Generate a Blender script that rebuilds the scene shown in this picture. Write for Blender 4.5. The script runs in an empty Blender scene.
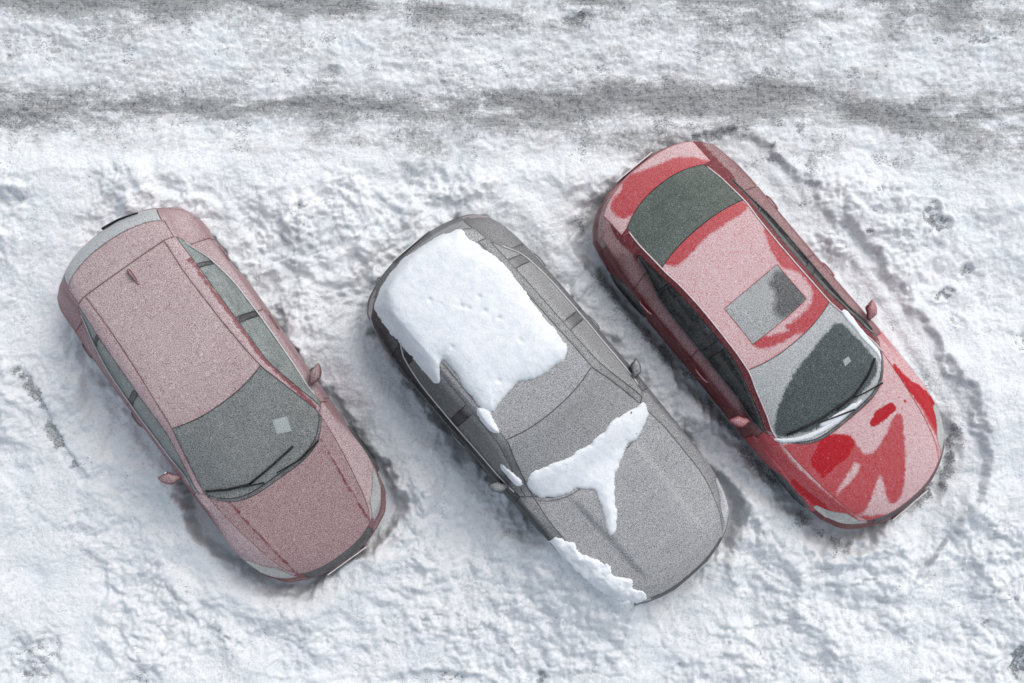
import bpy, bmesh, math, random
import numpy as np
from mathutils import Vector, Matrix
from mathutils.bvhtree import BVHTree

random.seed(7)
SC = bpy.context.scene
COL = SC.collection

# ------------------------------------------------------------------ noise
def _h(ix, iy, seed):
    n = (ix.astype(np.int64)*374761393 + iy.astype(np.int64)*668265263 + seed*974634777) & 0x7fffffff
    n = ((n ^ (n >> 13))*1274126177) & 0x7fffffff
    n = (n ^ (n >> 16)) & 0x7fffffff
    return n/float(0x7fffffff)
def perlin(x, y, seed=0):
    ix = np.floor(x); iy = np.floor(y); fx = x-ix; fy = y-iy
    ux = fx*fx*fx*(fx*(fx*6-15)+10); uy = fy*fy*fy*(fy*(fy*6-15)+10)
    def g(dx, dy):
        a = _h(ix+dx, iy+dy, seed)*2*math.pi
        return np.cos(a)*(fx-dx)+np.sin(a)*(fy-dy)
    a = g(0, 0); b = g(1, 0); c = g(0, 1); d = g(1, 1)
    return ((a*(1-ux)+b*ux)*(1-uy)+(c*(1-ux)+d*ux)*uy)*1.5
def fbm(x, y, o=5, seed=0, gain=.5):
    s = 0; a = 1.
    for k in range(o):
        s = s+a*perlin(x*2**k+k*17.3, y*2**k-k*9.1, seed+k); a *= gain
    return s
def billow(x, y, o=4, seed=0, gain=.5):
    s = 0; a = 1.
    for k in range(o):
        s = s+a*(np.abs(perlin(x*2**k+k*7.3, y*2**k-k*5.1, seed+k))); a *= gain
    return s
def lumps(x, y, seed=0, p=.5):
    """crumbled clods: domes scattered on a jittered lattice (unit cells)"""
    ix = np.floor(x); iy = np.floor(y); best = np.zeros_like(x)
    for dx in (-1, 0, 1):
        for dy in (-1, 0, 1):
            cx = ix+dx; cy = iy+dy
            px = cx+_h(cx, cy, seed); py = cy+_h(cx, cy, seed+1)
            r = .25+.4*_h(cx, cy, seed+2); on = _h(cx, cy, seed+3) < p
            an = _h(cx, cy, seed+4)*3.14; e = .6+.4*_h(cx, cy, seed+5)
            ax = (x-px)*np.cos(an)+(y-py)*np.sin(an); ay = (-(x-px)*np.sin(an)+(y-py)*np.cos(an))/e
            d = (np.abs(ax)**2.4+np.abs(ay)**2.4)/r**2.4
            v = np.where(on & (d < 1), r*np.sqrt(np.maximum(1-d, 0)), 0)
            best = np.maximum(best, v)
    return best
def sstep(a, b, x):
    t = np.clip((x-a)/(b-a), 0, 1); return t*t*(3-2*t)
def sd_poly(x, y, P):
    """signed distance, positive inside the polygon"""
    P = np.array(P, float); n = len(P); d = np.full(x.shape, 1e9); inside = np.zeros(x.shape, bool)
    for i in range(n):
        a = P[i]; b = P[(i+1) % n]; e = b-a
        t = np.clip(((x-a[0])*e[0]+(y-a[1])*e[1])/(e@e+1e-12), 0, 1)
        d = np.minimum(d, np.hypot(x-a[0]-t*e[0], y-a[1]-t*e[1]))
        c = ((a[1] > y) != (b[1] > y))
        with np.errstate(divide='ignore', invalid='ignore'):
            xx = (b[0]-a[0])*(y-a[1])/(b[1]-a[1]+1e-15)+a[0]
        inside ^= (c & (x < xx))
    return np.where(inside, d, -d)
def chaikin(P, n=2):
    P = [tuple(p) for p in P]
    for _ in range(n):
        Q = []
        for a, b in zip(P, P[1:]+P[:1]):
            Q += [(.75*a[0]+.25*b[0], .75*a[1]+.25*b[1]), (.25*a[0]+.75*b[0], .25*a[1]+.75*b[1])]
        P = Q
    return P
def d_line(x, y, P):
    """distance to a polyline, side sign (+ = left of travel) and arc length of the nearest point"""
    P = np.array(P, float); d = np.full(x.shape, 1e9); s = np.zeros(x.shape); L = np.zeros(x.shape); acc = 0
    for i in range(len(P)-1):
        a = P[i]; b = P[i+1]; e = b-a; l = math.hypot(*e)
        t = np.clip(((x-a[0])*e[0]+(y-a[1])*e[1])/(l*l), 0, 1)
        dd = np.hypot(x-a[0]-t*e[0], y-a[1]-t*e[1]); m = dd < d
        d = np.where(m, dd, d); s = np.where(m, np.sign(e[0]*(y-a[1])-e[1]*(x-a[0])), s); L = np.where(m, acc+t*l, L); acc += l
    return d, s, L

# ------------------------------------------------------------------ scene helpers
def tag(o, label=None, cat=None, group=None, kind=None):
    for k, v in (('label', label), ('category', cat), ('group', group), ('kind', kind)):
        if v: o[k] = v
    return o
def link(o, parent=None):
    COL.objects.link(o)
    if parent: o.parent = parent
    return o
def mesh_obj(name, verts, faces, mat, parent=None, smooth=True, attrs=None):
    me = bpy.data.meshes.new(name)
    me.from_pydata([tuple(v) for v in verts], [], [tuple(f) for f in faces])
    if smooth: me.polygons.foreach_set('use_smooth', [True]*len(me.polygons))
    if attrs:
        for k, a in attrs.items():
            at = me.attributes.new(k, 'FLOAT', 'POINT'); at.data.foreach_set('value', np.asarray(a, dtype=np.float32))
    me.materials.append(mat); me.update()
    return link(bpy.data.objects.new(name, me), parent)
def bm_obj(name, bm, mat, parent=None, smooth=True):
    me = bpy.data.meshes.new(name); bm.normal_update(); bm.to_mesh(me); bm.free()
    if smooth: me.polygons.foreach_set('use_smooth', [True]*len(me.polygons))
    me.materials.append(mat)
    return link(bpy.data.objects.new(name, me), parent)
def tube(bm, pts, r, n=8, r2=None):
    pts = [Vector(p) for p in pts]; rings = []
    for i, p in enumerate(pts):
        t = (pts[min(i+1, len(pts)-1)]-pts[max(i-1, 0)]).normalized()
        a = t.cross(Vector((0, 0, 1)));
        if a.length < 1e-4: a = Vector((1, 0, 0))
        a.normalize(); b = a.cross(t)
        rr = r if r2 is None else r+(r2-r)*i/(len(pts)-1)
        rings.append([bm.verts.new(p+(a*math.cos(k*2*math.pi/n)+b*math.sin(k*2*math.pi/n))*rr) for k in range(n)])
    for i in range(len(rings)-1):
        for k in range(n):
            bm.faces.new((rings[i][k], rings[i][(k+1) % n], rings[i+1][(k+1) % n], rings[i+1][k]))
    bm.faces.new(rings[0][::-1]); bm.faces.new(rings[-1])
def loft(bm, rings):
    vs = [[bm.verts.new(p) for p in r] for r in rings]; n = len(vs[0])
    for i in range(len(vs)-1):
        for k in range(n):
            bm.faces.new((vs[i][k], vs[i][(k+1) % n], vs[i+1][(k+1) % n], vs[i+1][k]))
    bm.faces.new(vs[0][::-1]); bm.faces.new(vs[-1])

# ------------------------------------------------------------------ materials
class NT:
    def __init__(s, name):
        s.m = bpy.data.materials.new(name); s.m.use_nodes = True; s.t = s.m.node_tree
        s.b = s.t.nodes['Principled BSDF']; s.tc = s.t.nodes.new('ShaderNodeTexCoord')
    def n(s, typ, **kw):
        o = s.t.nodes.new('ShaderNode'+typ)
        for k, v in kw.items(): setattr(o, k, v)
        return o
    def L(s, a, b): s.t.links.new(a, b)
    def noise(s, scale, detail=2, rough=.5, vec=None, dist=0):
        o = s.n('TexNoise'); o.inputs['Scale'].default_value = scale; o.inputs['Detail'].default_value = detail
        o.inputs['Roughness'].default_value = rough; o.inputs['Distortion'].default_value = dist
        s.L(vec if vec else s.tc.outputs['Object'], o.inputs['Vector']); return o.outputs['Fac']
    def vmap(s, sc):
        o = s.n('Mapping'); o.inputs['Scale'].default_value = sc; s.L(s.tc.outputs['Object'], o.inputs['Vector']); return o.outputs[0]
    def math(s, op, a, b=None, c=None, clamp=False):
        o = s.n('Math', operation=op, use_clamp=clamp)
        for i, v in enumerate((a, b, c)):
            if v is None: continue
            if isinstance(v, (int, float)): o.inputs[i].default_value = v
            else: s.L(v, o.inputs[i])
        return o.outputs[0]
    def ramp(s, x, a, b, c=0., d=1.):
        o = s.n('MapRange', interpolation_type='SMOOTHSTEP'); s.L(x, o.inputs['Value'])
        for k, v in zip(('From Min', 'From Max', 'To Min', 'To Max'), (a, b, c, d)):
            if isinstance(v, (int, float)): o.inputs[k].default_value = v
            else: s.L(v, o.inputs[k])
        return o.outputs[0]
    def mixc(s, f, a, b):
        o = s.n('Mix', data_type='RGBA')
        for i, v in ((0, f), (6, a), (7, b)):
            if isinstance(v, (int, float)): o.inputs[i].default_value = v
            elif isinstance(v, tuple): o.inputs[i].default_value = (*v, 1)
            else: s.L(v, o.inputs[i])
        return o.outputs[2]
    def mixf(s, f, a, b):
        o = s.n('Mix', data_type='FLOAT')
        for i, v in ((0, f), (2, a), (3, b)):
            if isinstance(v, (int, float)): o.inputs[i].default_value = v
            else: s.L(v, o.inputs[i])
        return o.outputs[0]
    def attr(s, name):
        o = s.n('Attribute', attribute_name=name); return o.outputs['Fac']
    def bump(s, h, st, dist, nrm=None):
        o = s.n('Bump'); o.inputs['Strength'].default_value = st; o.inputs['Distance'].default_value = dist
        s.L(h, o.inputs['Height'])
        if nrm: s.L(nrm, o.inputs['Normal'])
        return o.outputs[0]
SNOW = (.80, .835, .87)
def rime(name, base, flat, steep, msoft=.012, edge=.74, nlo=.25, nhi=.95, mid=None, bare=None, rough=.35, metal=0., coat=0., spec=.22, snow=(.78, .79, .81), grain=2.8, flakes=.35, wind=.0, patch=.10, scale=112.):
    """a surface under a grainy crust of frozen snow; mid / bare give the crust left where it has melted or been swept"""
    N = NT(name)
    geo = N.n('NewGeometry'); sep = N.n('SeparateXYZ'); N.L(geo.outputs['Normal'], sep.inputs[0])
    cov = N.ramp(sep.outputs['Z'], nlo, nhi, steep, flat)
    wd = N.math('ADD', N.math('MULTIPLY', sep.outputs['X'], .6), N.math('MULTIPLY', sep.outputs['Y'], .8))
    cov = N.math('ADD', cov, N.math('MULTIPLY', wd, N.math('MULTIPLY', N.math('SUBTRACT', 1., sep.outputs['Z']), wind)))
    big = N.math('MULTIPLY_ADD', N.noise(1.1, 2, .5), .6, N.math('MULTIPLY', N.noise(4.5, 4, .65), .5)); fine = N.noise(scale, 3, .72); med = N.noise(19, 3, .6)
    cov = N.math('ADD', cov, N.math('MULTIPLY', N.math('SUBTRACT', big, .55), patch*2))
    cov = N.math('ADD', cov, N.math('MULTIPLY', N.math('SUBTRACT', med, .5), patch*.9))
    wob = N.math('MULTIPLY', N.math('SUBTRACT', N.noise(17, 5, .65), .5), .075)
    cov = N.math('MULTIPLY', cov, N.ramp(N.math('ADD', N.attr('ed'), N.math('MULTIPLY', N.math('SUBTRACT', med, .5), .03)), -.004, .022, edge, 1.)) if edge < 1 else cov
    if mid is not None:
        a = N.ramp(N.math('ADD', N.attr('sd_mid'), wob), -msoft, msoft); cov = N.mixf(a, cov, N.math('ADD', N.math('MULTIPLY', N.math('SUBTRACT', med, .5), .12), mid))
    if bare is not None:
        a = N.ramp(N.math('ADD', N.attr('sd_bare'), wob), -.008, .012); cov = N.mixf(a, cov, bare)
    f = N.math('ADD', cov, N.math('MULTIPLY', N.math('SUBTRACT', fine, .5), N.mixf(N.math('MULTIPLY', cov, 2., clamp=True), .45, grain)), clamp=True)
    fl = N.ramp(N.noise(48, 1, .5), .70, .78, 0, flakes); f = N.math('MAXIMUM', f, fl)
    N.L(N.mixc(f, base, snow), N.b.inputs['Base Color'])
    N.L(N.mixf(f, rough, .85), N.b.inputs['Roughness'])
    N.L(N.mixf(f, coat, 0.), N.b.inputs['Coat Weight'])
    N.b.inputs['Metallic'].default_value = metal; N.b.inputs['Specular IOR Level'].default_value = spec
    N.L(N.bump(f, .35, .004), N.b.inputs['Normal'])
    return N.m
def plain(name, col, rough=.6, metal=0., var=.25, scale=40):
    N = NT(name); f = N.noise(scale, 3, .6)
    N.L(N.mixc(f, tuple(c*(1-var) for c in col), tuple(min(c*(1+var), 1) for c in col)), N.b.inputs['Base Color'])
    N.b.inputs['Roughness'].default_value = rough; N.b.inputs['Metallic'].default_value = metal
    return N.m
def snow_mat(name):
    N = NT(name); n1 = N.noise(9, 5, .65); n2 = N.noise(70, 3, .7)
    N.L(N.mixc(N.ramp(N.math('ADD', N.math('MULTIPLY', n1, .5), N.math('MULTIPLY', n2, .5)), .40, .58), (.70, .745, .785), (.82, .85, .875)), N.b.inputs['Base Color'])
    N.b.inputs['Roughness'].default_value = .9
    N.L(N.bump(n2, .5, .008, N.bump(n1, .45, .025)), N.b.inputs['Normal'])
    return N.m

M_BLACK = plain('dark_plastic', (.018, .019, .02), .6)
M_UNDER = plain('underbody_black', (.012, .012, .013), .8)
M_RUBBER = rime('tyre_rubber_with_snow', (.012, .012, .013), .3, .15, rough=.8, coat=0, patch=.3, edge=1.)
M_RIM = rime('alloy_with_snow', (.3, .3, .31), .6, .35, rough=.4, metal=.6, edge=1.)
M_PLASTIC = rime('frosted_dark_plastic', (.015, .015, .017), .2, .08, rough=.5, coat=0, patch=.2)
M_BLADE = rime('wiper_rubber', (.010, .010, .011), .0, .0, flakes=.2, rough=.6, coat=0, edge=1.)
M_TRIM = rime('chrome_trim_under_frost', (.45, .45, .45), .6, .35, rough=.3, metal=.7, edge=1.)
M_TAIL = rime('red_lamp_lens', (.16, .006, .008), .40, .25, rough=.15)
M_MIRROR = plain('mirror_glass', (.25, .28, .30), .1, .9, .05)
M_SNOW = snow_mat('loose_snow')


# ------------------------------------------------------------------ interpolation
def pchip(t, Y, q):
    t = np.asarray(t, float); Y = np.asarray(Y, float)
    if Y.ndim == 1: Y = Y[:, None]
    h = np.diff(t)[:, None]; dl = np.diff(Y, axis=0)/h; n = len(t); m = np.zeros_like(Y)
    if n > 2:
        w1 = 2*h[1:]+h[:-1]; w2 = h[1:]+2*h[:-1]
        with np.errstate(divide='ignore', invalid='ignore'):
            mm = (w1+w2)/(w1/dl[:-1]+w2/dl[1:])
        m[1:-1] = np.where(dl[:-1]*dl[1:] > 0, mm, 0)
    m[0] = dl[0]; m[-1] = dl[-1]
    q = np.asarray(q, float); i = np.clip(np.searchsorted(t, q, side='right')-1, 0, n-2)
    hh = (t[i+1]-t[i])[:, None]; s = ((q-t[i])[:, None])/hh
    return (Y[i]*(1+2*s)*(1-s)**2+m[i]*hh*s*(1-s)**2+Y[i+1]*s*s*(3-2*s)+m[i+1]*hh*s*s*(s-1))

# ------------------------------------------------------------------ cars


class Car:
    def __init__(s, S):
        s.S = S
        s.root = bpy.data.objects.new(S['name'], None); COL.objects.link(s.root)
        s.root.location = (S['org'][0], S['org'][1], S.get('z', 0)); s.root.rotation_euler = (0, 0, math.radians(S['ang']))
        tag(s.root, S['label'], S['cat'])
        s.build_grid(); s.parts(); s.extras()
    # ---- control net -> fine sheet
    def build_grid(s):
        S = s.S; rows = S['rows']; step = S.get('step', .024)
        K = np.array([[[r[0][0], 0, r[0][1]], r[1], r[2], r[3], r[4]] for r in rows], float)   # n,5,3
        d = np.linalg.norm(np.diff(K, axis=0), axis=2); seg = .5*d[:, 0]+.5*d[:, 1:].mean(axis=1)
        t = np.concatenate([[0], np.cumsum(seg)])
        q = []; s.key = [0]
        for i in range(len(seg)):
            m = max(2, int(round(seg[i]/step))); q += list(np.linspace(t[i], t[i+1], m, endpoint=False)); s.key.append(len(q))
        q.append(t[-1]); q = np.array(q); s.nu = len(q)
        F = pchip(t, K.reshape(len(t), -1), q).reshape(len(q), 5, 3)
        s.F = F
        N1 = 26; counts = (6, 9, 7)
        half = []; EX = np.interp(np.arange(len(q)), s.key, (S.get('ex') or [2.5, 2.6, 3, 3.5, 4, 3, 2.5]+[2.3]*20)[:len(s.key)])
        lv = S['levels']
        for r in F:
            c0, c2, c3, c4, c5 = r
            pts = []
            ex_ = EX[len(half)]
            for k in range(N1):
                u = k/N1
                pts.append([c0[0]+(c2[0]-c0[0])*u**ex_, c2[1]*u, c0[2]+(c2[2]-c0[2])*u**2.3])
            c1 = np.array([c0[0]+(c2[0]-c0[0])*.9**ex_, c2[1]*.9, c0[2]+(c2[2]-c0[2])*.9**2.3])
            c6 = c5+np.array([0, lv['side'][0][0], -.08])
            cp = np.array([c1, c2, c3, c4, c5, c6]); ch = np.concatenate([[0], np.cumsum(np.maximum(np.linalg.norm(np.diff(cp, axis=0), axis=1), 1e-3))])
            qq = []
            for k, m in enumerate(counts): qq += list(np.linspace(ch[k+1], ch[k+2], m, endpoint=False))
            qq.append(ch[4])
            for p in pchip(ch, cp, qq): pts.append(list(p))
            half.append(pts)
        half = np.array(half)               # nu, nv, 3
        s.jc2 = N1; s.jc3 = N1+counts[0]; s.jc4 = s.jc3+counts[1]; s.jc5 = s.jc4+counts[2]
        s.nv = half.shape[1]
        if 'bulge' in S:
            half[:, :, 2] += S['bulge'](half[:, :, 0], half[:, :, 1])
        neg = half[:, 1:, :][:, ::-1, :]*np.array([1, -1, 1])
        s.top = np.concatenate([neg, half], axis=1)     # columns -jc5..jc5
        s.W = s.top.shape[1]; s.J0 = s.jc5
        # perimeter: start at front centre -> +y side -> rear -> -y side -> front
        idx = [(0, j) for j in range(s.J0, s.W-1)]+[(i, s.W-1) for i in range(0, s.nu-1)]
        idx += [(s.nu-1, j) for j in range(s.W-1, 0, -1)]+[(i, 0) for i in range(s.nu-1, 0, -1)]
        idx += [(0, j) for j in range(0, s.J0)]
        s.per = idx; P = np.array([s.top[i, j] for i, j in idx]); n = len(P); s.np_ = n
        # smoothed outward normals in plan
        T = np.roll(P, -1, 0)-np.roll(P, 1, 0)
        Tn = T[:, :2]/np.linalg.norm(T[:, :2], axis=1)[:, None]
        Tn = sum(np.roll(Tn, k, 0) for k in (-3, -2, -1, 0, 1, 2, 3)); Tn /= np.linalg.norm(Tn, axis=1)[:, None]
        Nn = np.stack([-Tn[:, 1], Tn[:, 0]], 1)
        cen = P[:, :2]-np.array([0, 0]); sg = np.sign((Nn*cen).sum(1)); Nn *= np.where(np.median(sg) < 0, -1, 1)
        wf = sstep(.25, .9, Nn[:, 0]); wr = sstep(.25, .9, -Nn[:, 0]); ws = 1-wf-wr
        nl = len(lv['side']); Z0 = P[:, 2]
        levs = [P]
        for k in range(nl):
            o = wf*lv['front'][k][0]+ws*lv['side'][k][0]+wr*lv['rear'][k][0]
            z = wf*lv['front'][k][1]+ws*lv['side'][k][1]+wr*lv['rear'][k][1]
            z = np.minimum(z, Z0-.02*(k+1))
            levs.append(np.stack([P[:, 0]+Nn[:, 0]*o, P[:, 1]+Nn[:, 1]*o, z], 1))
        levs = np.array(levs)                # nl+1, n, 3
        tt = np.arange(nl+1.); sub = 5; qq = np.linspace(0, nl, nl*sub+1)
        fine = pchip(tt, levs.reshape(nl+1, -1), qq).reshape(len(qq), n, 3)
        s.sk = fine; s.sub = sub; s.Nn = Nn
        # wheel arches
        s.dead = np.zeros((len(qq), n), bool)
        for ax in S['axles']:
            cx, R = ax, S['arch']; cz = S['wr']
            side = np.abs(Nn[:, 1])[None, :] > .5
            X = s.sk[:, :, 0]-cx; Zz = s.sk[:, :, 2]-cz; rr = np.hypot(X, Zz)
            s.dead |= (rr < R) & side
    def parts(s):
        S = s.S; V = []; ids = {}
        nu, W, nl, n = s.nu, s.W, s.sk.shape[0], s.np_
        V = list(s.top.reshape(-1, 3)); vid = lambda i, j: i*W+j
        base = len(V)
        perid = [vid(i, j) for i, j in s.per]
        def sid(l, p):
            p %= n
            return perid[p] if l == 0 else base+(l-1)*n+p
        V += list(s.sk[1:].reshape(-1, 3)); V = np.array(V)
        faces = []; names = []
        jj = lambda c: c-s.J0
        def xr(i): return s.F[i, 3, 0]
        for i in range(nu-1):
            for j in range(W-1):
                a = abs(j+.5-s.J0); side = 1 if j >= s.J0 else -1
                nm = S['classify'](s, i, a, side, s.top[i, j])
                faces.append((vid(i, j), vid(i+1, j), vid(i+1, j+1), vid(i, j+1))); names.append(nm)
        for l in range(nl-1):
            for p in range(n):
                p2 = (p+1) % n
                dd = [s.dead[l, p], s.dead[l, p2], s.dead[l+1, p], s.dead[l+1, p2]]
                if all(dd): continue
                q = .5*(s.sk[l, p]+s.sk[l+1, p2]); i0, j0 = s.per[p]
                nm = S['classify_skirt'](s, l/s.sub, q, s.Nn[p], i0, j0)
                faces.append((sid(l, p), sid(l+1, p), sid(l+1, p2), sid(l, p2))); names.append(nm)
        # snap arch vertices
        alive = set(v for f in faces for v in f)
        for l in range(1, nl):
            for p in range(n):
                if s.dead[l, p] and sid(l, p) in alive:
                    v = V[sid(l, p)]
                    ax = min(S['axles'], key=lambda c: abs(c-v[0]))
                    dx, dz = v[0]-ax, v[2]-S['wr']; r = math.hypot(dx, dz)+1e-6
                    k = S['arch']/r; v[0] = ax+dx*k; v[2] = S['wr']+dz*k
        F = np.array(faces)
        # orientation + vertex normals of the whole shell
        fn = np.cross(V[F[:, 2]]-V[F[:, 0]], V[F[:, 3]]-V[F[:, 1]])
        top_n = (nu-1)*(W-1)
        if fn[:top_n, 2].mean() < 0: F[:top_n] = F[:top_n, ::-1]
        c = V[F[top_n:]].mean(axis=1); out = fn[top_n:, 0]*c[:, 0]*.3+fn[top_n:, 1]*c[:, 1]
        if np.median(out) < 0: F[top_n:] = F[top_n:, ::-1]
        fn = np.cross(V[F[:, 2]]-V[F[:, 0]], V[F[:, 3]]-V[F[:, 1]])
        vn = np.zeros_like(V)
        for k in range(4): np.add.at(vn, F[:, k], fn)
        vn /= np.linalg.norm(vn, axis=1)[:, None]+1e-12
        s.V, s.Fc, s.vn = V, F, vn
        s.bvh = BVHTree.FromPolygons([Vector(v) for v in V], [tuple(int(i) for i in f) for f in F])
        # black inner shell seen through the panel gaps
        sh = V-vn*.022
        s.obj = {}
        s.obj['underbody'] = [mesh_obj('underbody', sh, F, M_UNDER, s.root)]
        names = np.array(names)
        for nm in sorted(set(names)):
            if nm.startswith('_'): continue
            s.make_part(nm, F[names == nm])
    def sdf(s, P, polys):
        if not polys: return np.full(len(P), -1.)
        d = np.full(len(P), -1e3)
        for pl in polys: d = np.maximum(d, sd_poly(P[:, 0], P[:, 1], chaikin(pl)))
        return d
    def make_part(s, nm, Fp):
        S = s.S; used = np.unique(Fp); mp = -np.ones(len(s.V), int); mp[used] = np.arange(len(used))
        Vp = s.V[used].copy(); Np = s.vn[used]; f = mp[Fp]
        cnt = {}
        for q in f:
            for k in range(4):
                e = (q[k], q[(k+1) % 4]); kk = (min(e), max(e)); cnt.setdefault(kk, []).append(e)
        bd = [v[0] for v in cnt.values() if len(v) == 1]
        cen = Vp[f].mean(axis=1); inn = np.zeros_like(Vp)
        for k in range(4): np.add.at(inn, f[:, k], cen-Vp[f[:, k]])
        bv = sorted(set(a for e in bd for a in e))
        g = S.get('gap', .0030)
        key = nm.split('#')[0]
        if 'window' in key or key == 'windscreen': g = .0045
        if key == 'sunroof': g = .002
        kind = key
        for b in bv:
            d = inn[b]-Np[b]*(inn[b]@Np[b]); l = np.linalg.norm(d)
            if l > 1e-9: Vp[b] += d/l*g
        # turned-in edge
        low = {}; ex = []
        for b in bv:
            low[b] = len(Vp)+len(ex); ex.append(Vp[b]-Np[b]*.02)
        top2 = {}
        for b in bv:
            top2[b] = len(Vp)+len(ex); ex.append(Vp[b].copy())
        Vall = np.vstack([Vp, np.array(ex)]); fl = [tuple(int(i) for i in q) for q in f]
        for a, b in bd: fl.append((int(b), int(a), low[a], low[b]) if False else (top2[b], top2[a], low[a], low[b]))
        mat = S['mats'](nm)
        P = Vall
        attrs = {'sd_mid': s.sdf(P, S.get('mid', {}).get(key)), 'sd_bare': s.sdf(P, S.get('bare', {}).get(key))}
        from mathutils.kdtree import KDTree
        kd = KDTree(len(bv))
        for q_, b in enumerate(bv): kd.insert(Vp[b], q_)
        kd.balance(); attrs['ed'] = [kd.find(Vector(v))[2] for v in Vall]
        if callable(S.get('masks')): S['masks'](s, key, P, attrs)
        o = mesh_obj(key, Vall, fl, mat, s.root, attrs=attrs)
        s.obj.setdefault(key, []).append(o); o['_p'] = nm
        del o['_p']
        lab = S.get('plabels', {}).get(nm)
        if lab: o['label'] = lab
        return o
    # ---- placing things on the shell
    def drop(s, x, y, off=0.):
        h = s.bvh.ray_cast(Vector((x, y, 4)), Vector((0, 0, -1)))
        if h[0] is None: return Vector((x, y, 0)), Vector((0, 0, 1))
        n = h[1] if h[1].z > 0 else -h[1]
        return h[0]+n*off, n
    def side_pt(s, x, z, sg, off=0.):
        h = s.bvh.ray_cast(Vector((x, sg*3, z)), Vector((0, -sg, 0)))
        return (h[0]+Vector((0, sg*off, 0))) if h[0] is not None else Vector((x, sg*.9, z))
    def extras(s):
        S = s.S; wr = S['wr']
        for ax in S['axles']:
            for sg in (1, -1):
                y1 = S['track']; w = .215
                bm = bmesh.new(); prof = [(wr*.62, .5), (wr*.8, .5), (wr*.94, .47), (wr, .36), (wr*1.003, 0), (wr, -.36), (wr*.94, -.47), (wr*.62, -.5)]
                n = 40; rg = []
                for r, yy in prof:
                    rg.append([(ax+r*math.cos(2*math.pi*k/n), sg*(y1-w/2)+yy*w, wr+r*math.sin(2*math.pi*k/n)) for k in range(n)])
                loft(bm, rg); bmesh.ops.recalc_face_normals(bm, faces=bm.faces)
                wh = bm_obj('wheel', bm, M_RUBBER, s.root)
                bm = bmesh.new(); yf = sg*(y1-w/2)+sg*w*.46
                for k in range(10):
                    a = 2*math.pi*k/10
                    c, sn = math.cos(a), math.sin(a); tx, tz = -sn, c
                    q = [(.05, .028), (wr*.6, .02)]
                    ring = []
                    for r, hw in q:
                        ring.append([(ax+c*r+tx*e*hw, yf-sg*dd, wr+sn*r+tz*e*hw) for e, dd in ((-1, 0), (1, 0), (1, .03), (-1, .03))])
                    loft(bm, ring)
                for (ra, rb, da, db) in ((wr*.56, wr*.64, .0, .0),):
                    pr = [(ra, 0), (rb, -.004), (rb, .09), (ra, .09), (ra, 0)]
                    loft(bm, [[(ax+r*math.cos(2*math.pi*k/n), yf-sg*dy, wr+r*math.sin(2*math.pi*k/n)) for k in range(n)] for r, dy in pr])
                loft(bm, [[(ax+.065*math.cos(2*math.pi*k/16), yf-sg*dy, wr+.065*math.sin(2*math.pi*k/16)) for k in range(16)] for dy in (-.006, .04)])
                bmesh.ops.recalc_face_normals(bm, faces=bm.faces)
                bm_obj('rim', bm, M_RIM, wh, smooth=False)
        # mirrors
        mx, my, mz = S['mirror']
        for sg in (1, -1):
            bm = bmesh.new(); rings = []
            for k, (u, a, b, sx) in enumerate(((0, .035, .03, .05), (.2, .05, .045, .03), (.35, .085, .07, .0), (.6, .088, .078, -.01), (.82, .070, .066, -.03), (.95, .045, .045, -.05), (1.0, .018, .018, -.06))):
                y = my-.04+u*S.get('mlen', .25); cx = mx+sx
                ring = []
                for q in range(16):
                    an = 2*math.pi*q/16; cc, ss = math.cos(an), math.sin(an)
                    px = cx+a*(abs(cc)**.8)*np.sign(cc)*(1. if cc > 0 else .62)
                    ring.append((px, sg*y, mz+b*(abs(ss)**.8)*np.sign(ss)))
                rings.append(ring)
            loft(bm, rings); bmesh.ops.recalc_face_normals(bm, faces=bm.faces)
            o = bm_obj('wing_mirror', bm, S['mirror_mat'], s.root)
            bm = bmesh.new()
            ml = S.get('mlen', .25); ring = [(mx-.060, sg*(my-.04+ml*.60+ml*.27*math.cos(2*math.pi*q/14)), mz+.052*math.sin(2*math.pi*q/14)) for q in range(14)]
            loft(bm, [ring, [(x-.004, y, z) for x, y, z in ring]]); bmesh.ops.recalc_face_normals(bm, faces=bm.faces)
            bm_obj('mirror_glass', bm, M_MIRROR, o, smooth=False)
        # wipers
        for path, blade in S['wipers']:
            bm = bmesh.new()
            pts = dens(path, .05); tube(bm, [s.drop(x, y, .03)[0] for x, y in pts], .010, 6, .006)
            w = bm_obj('wiper', bm, M_BLADE, s.root)
            bm = bmesh.new(); pts = dens(blade, .04)
            tube(bm, [s.drop(x, y, .014)[0] for x, y in pts], .0125, 6)
            tube(bm, [s.drop(x, y, .022)[0] for x, y in pts[3:-3]], .006, 6)
            bm_obj('wiper_blade', bm, M_BLADE, w)
        # belt trims
        for (i0, i1) in S['trim_rows']:
            for sg in (1, -1):
                bm = bmesh.new(); j = s.J0+sg*s.jc4; pts = []
                for i in range(i0(s), i1(s)+1, 2):
                    p = Vector(s.top[i, j]); pts.append(p+Vector((0, sg*.006, .006)))
                tube(bm, pts, .0085, 6); bm_obj('window_trim', bm, S.get('trim_mat', M_TRIM), s.root)
        # door handles (under the door they open)
        doors = s.obj.get('door', [])
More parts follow.
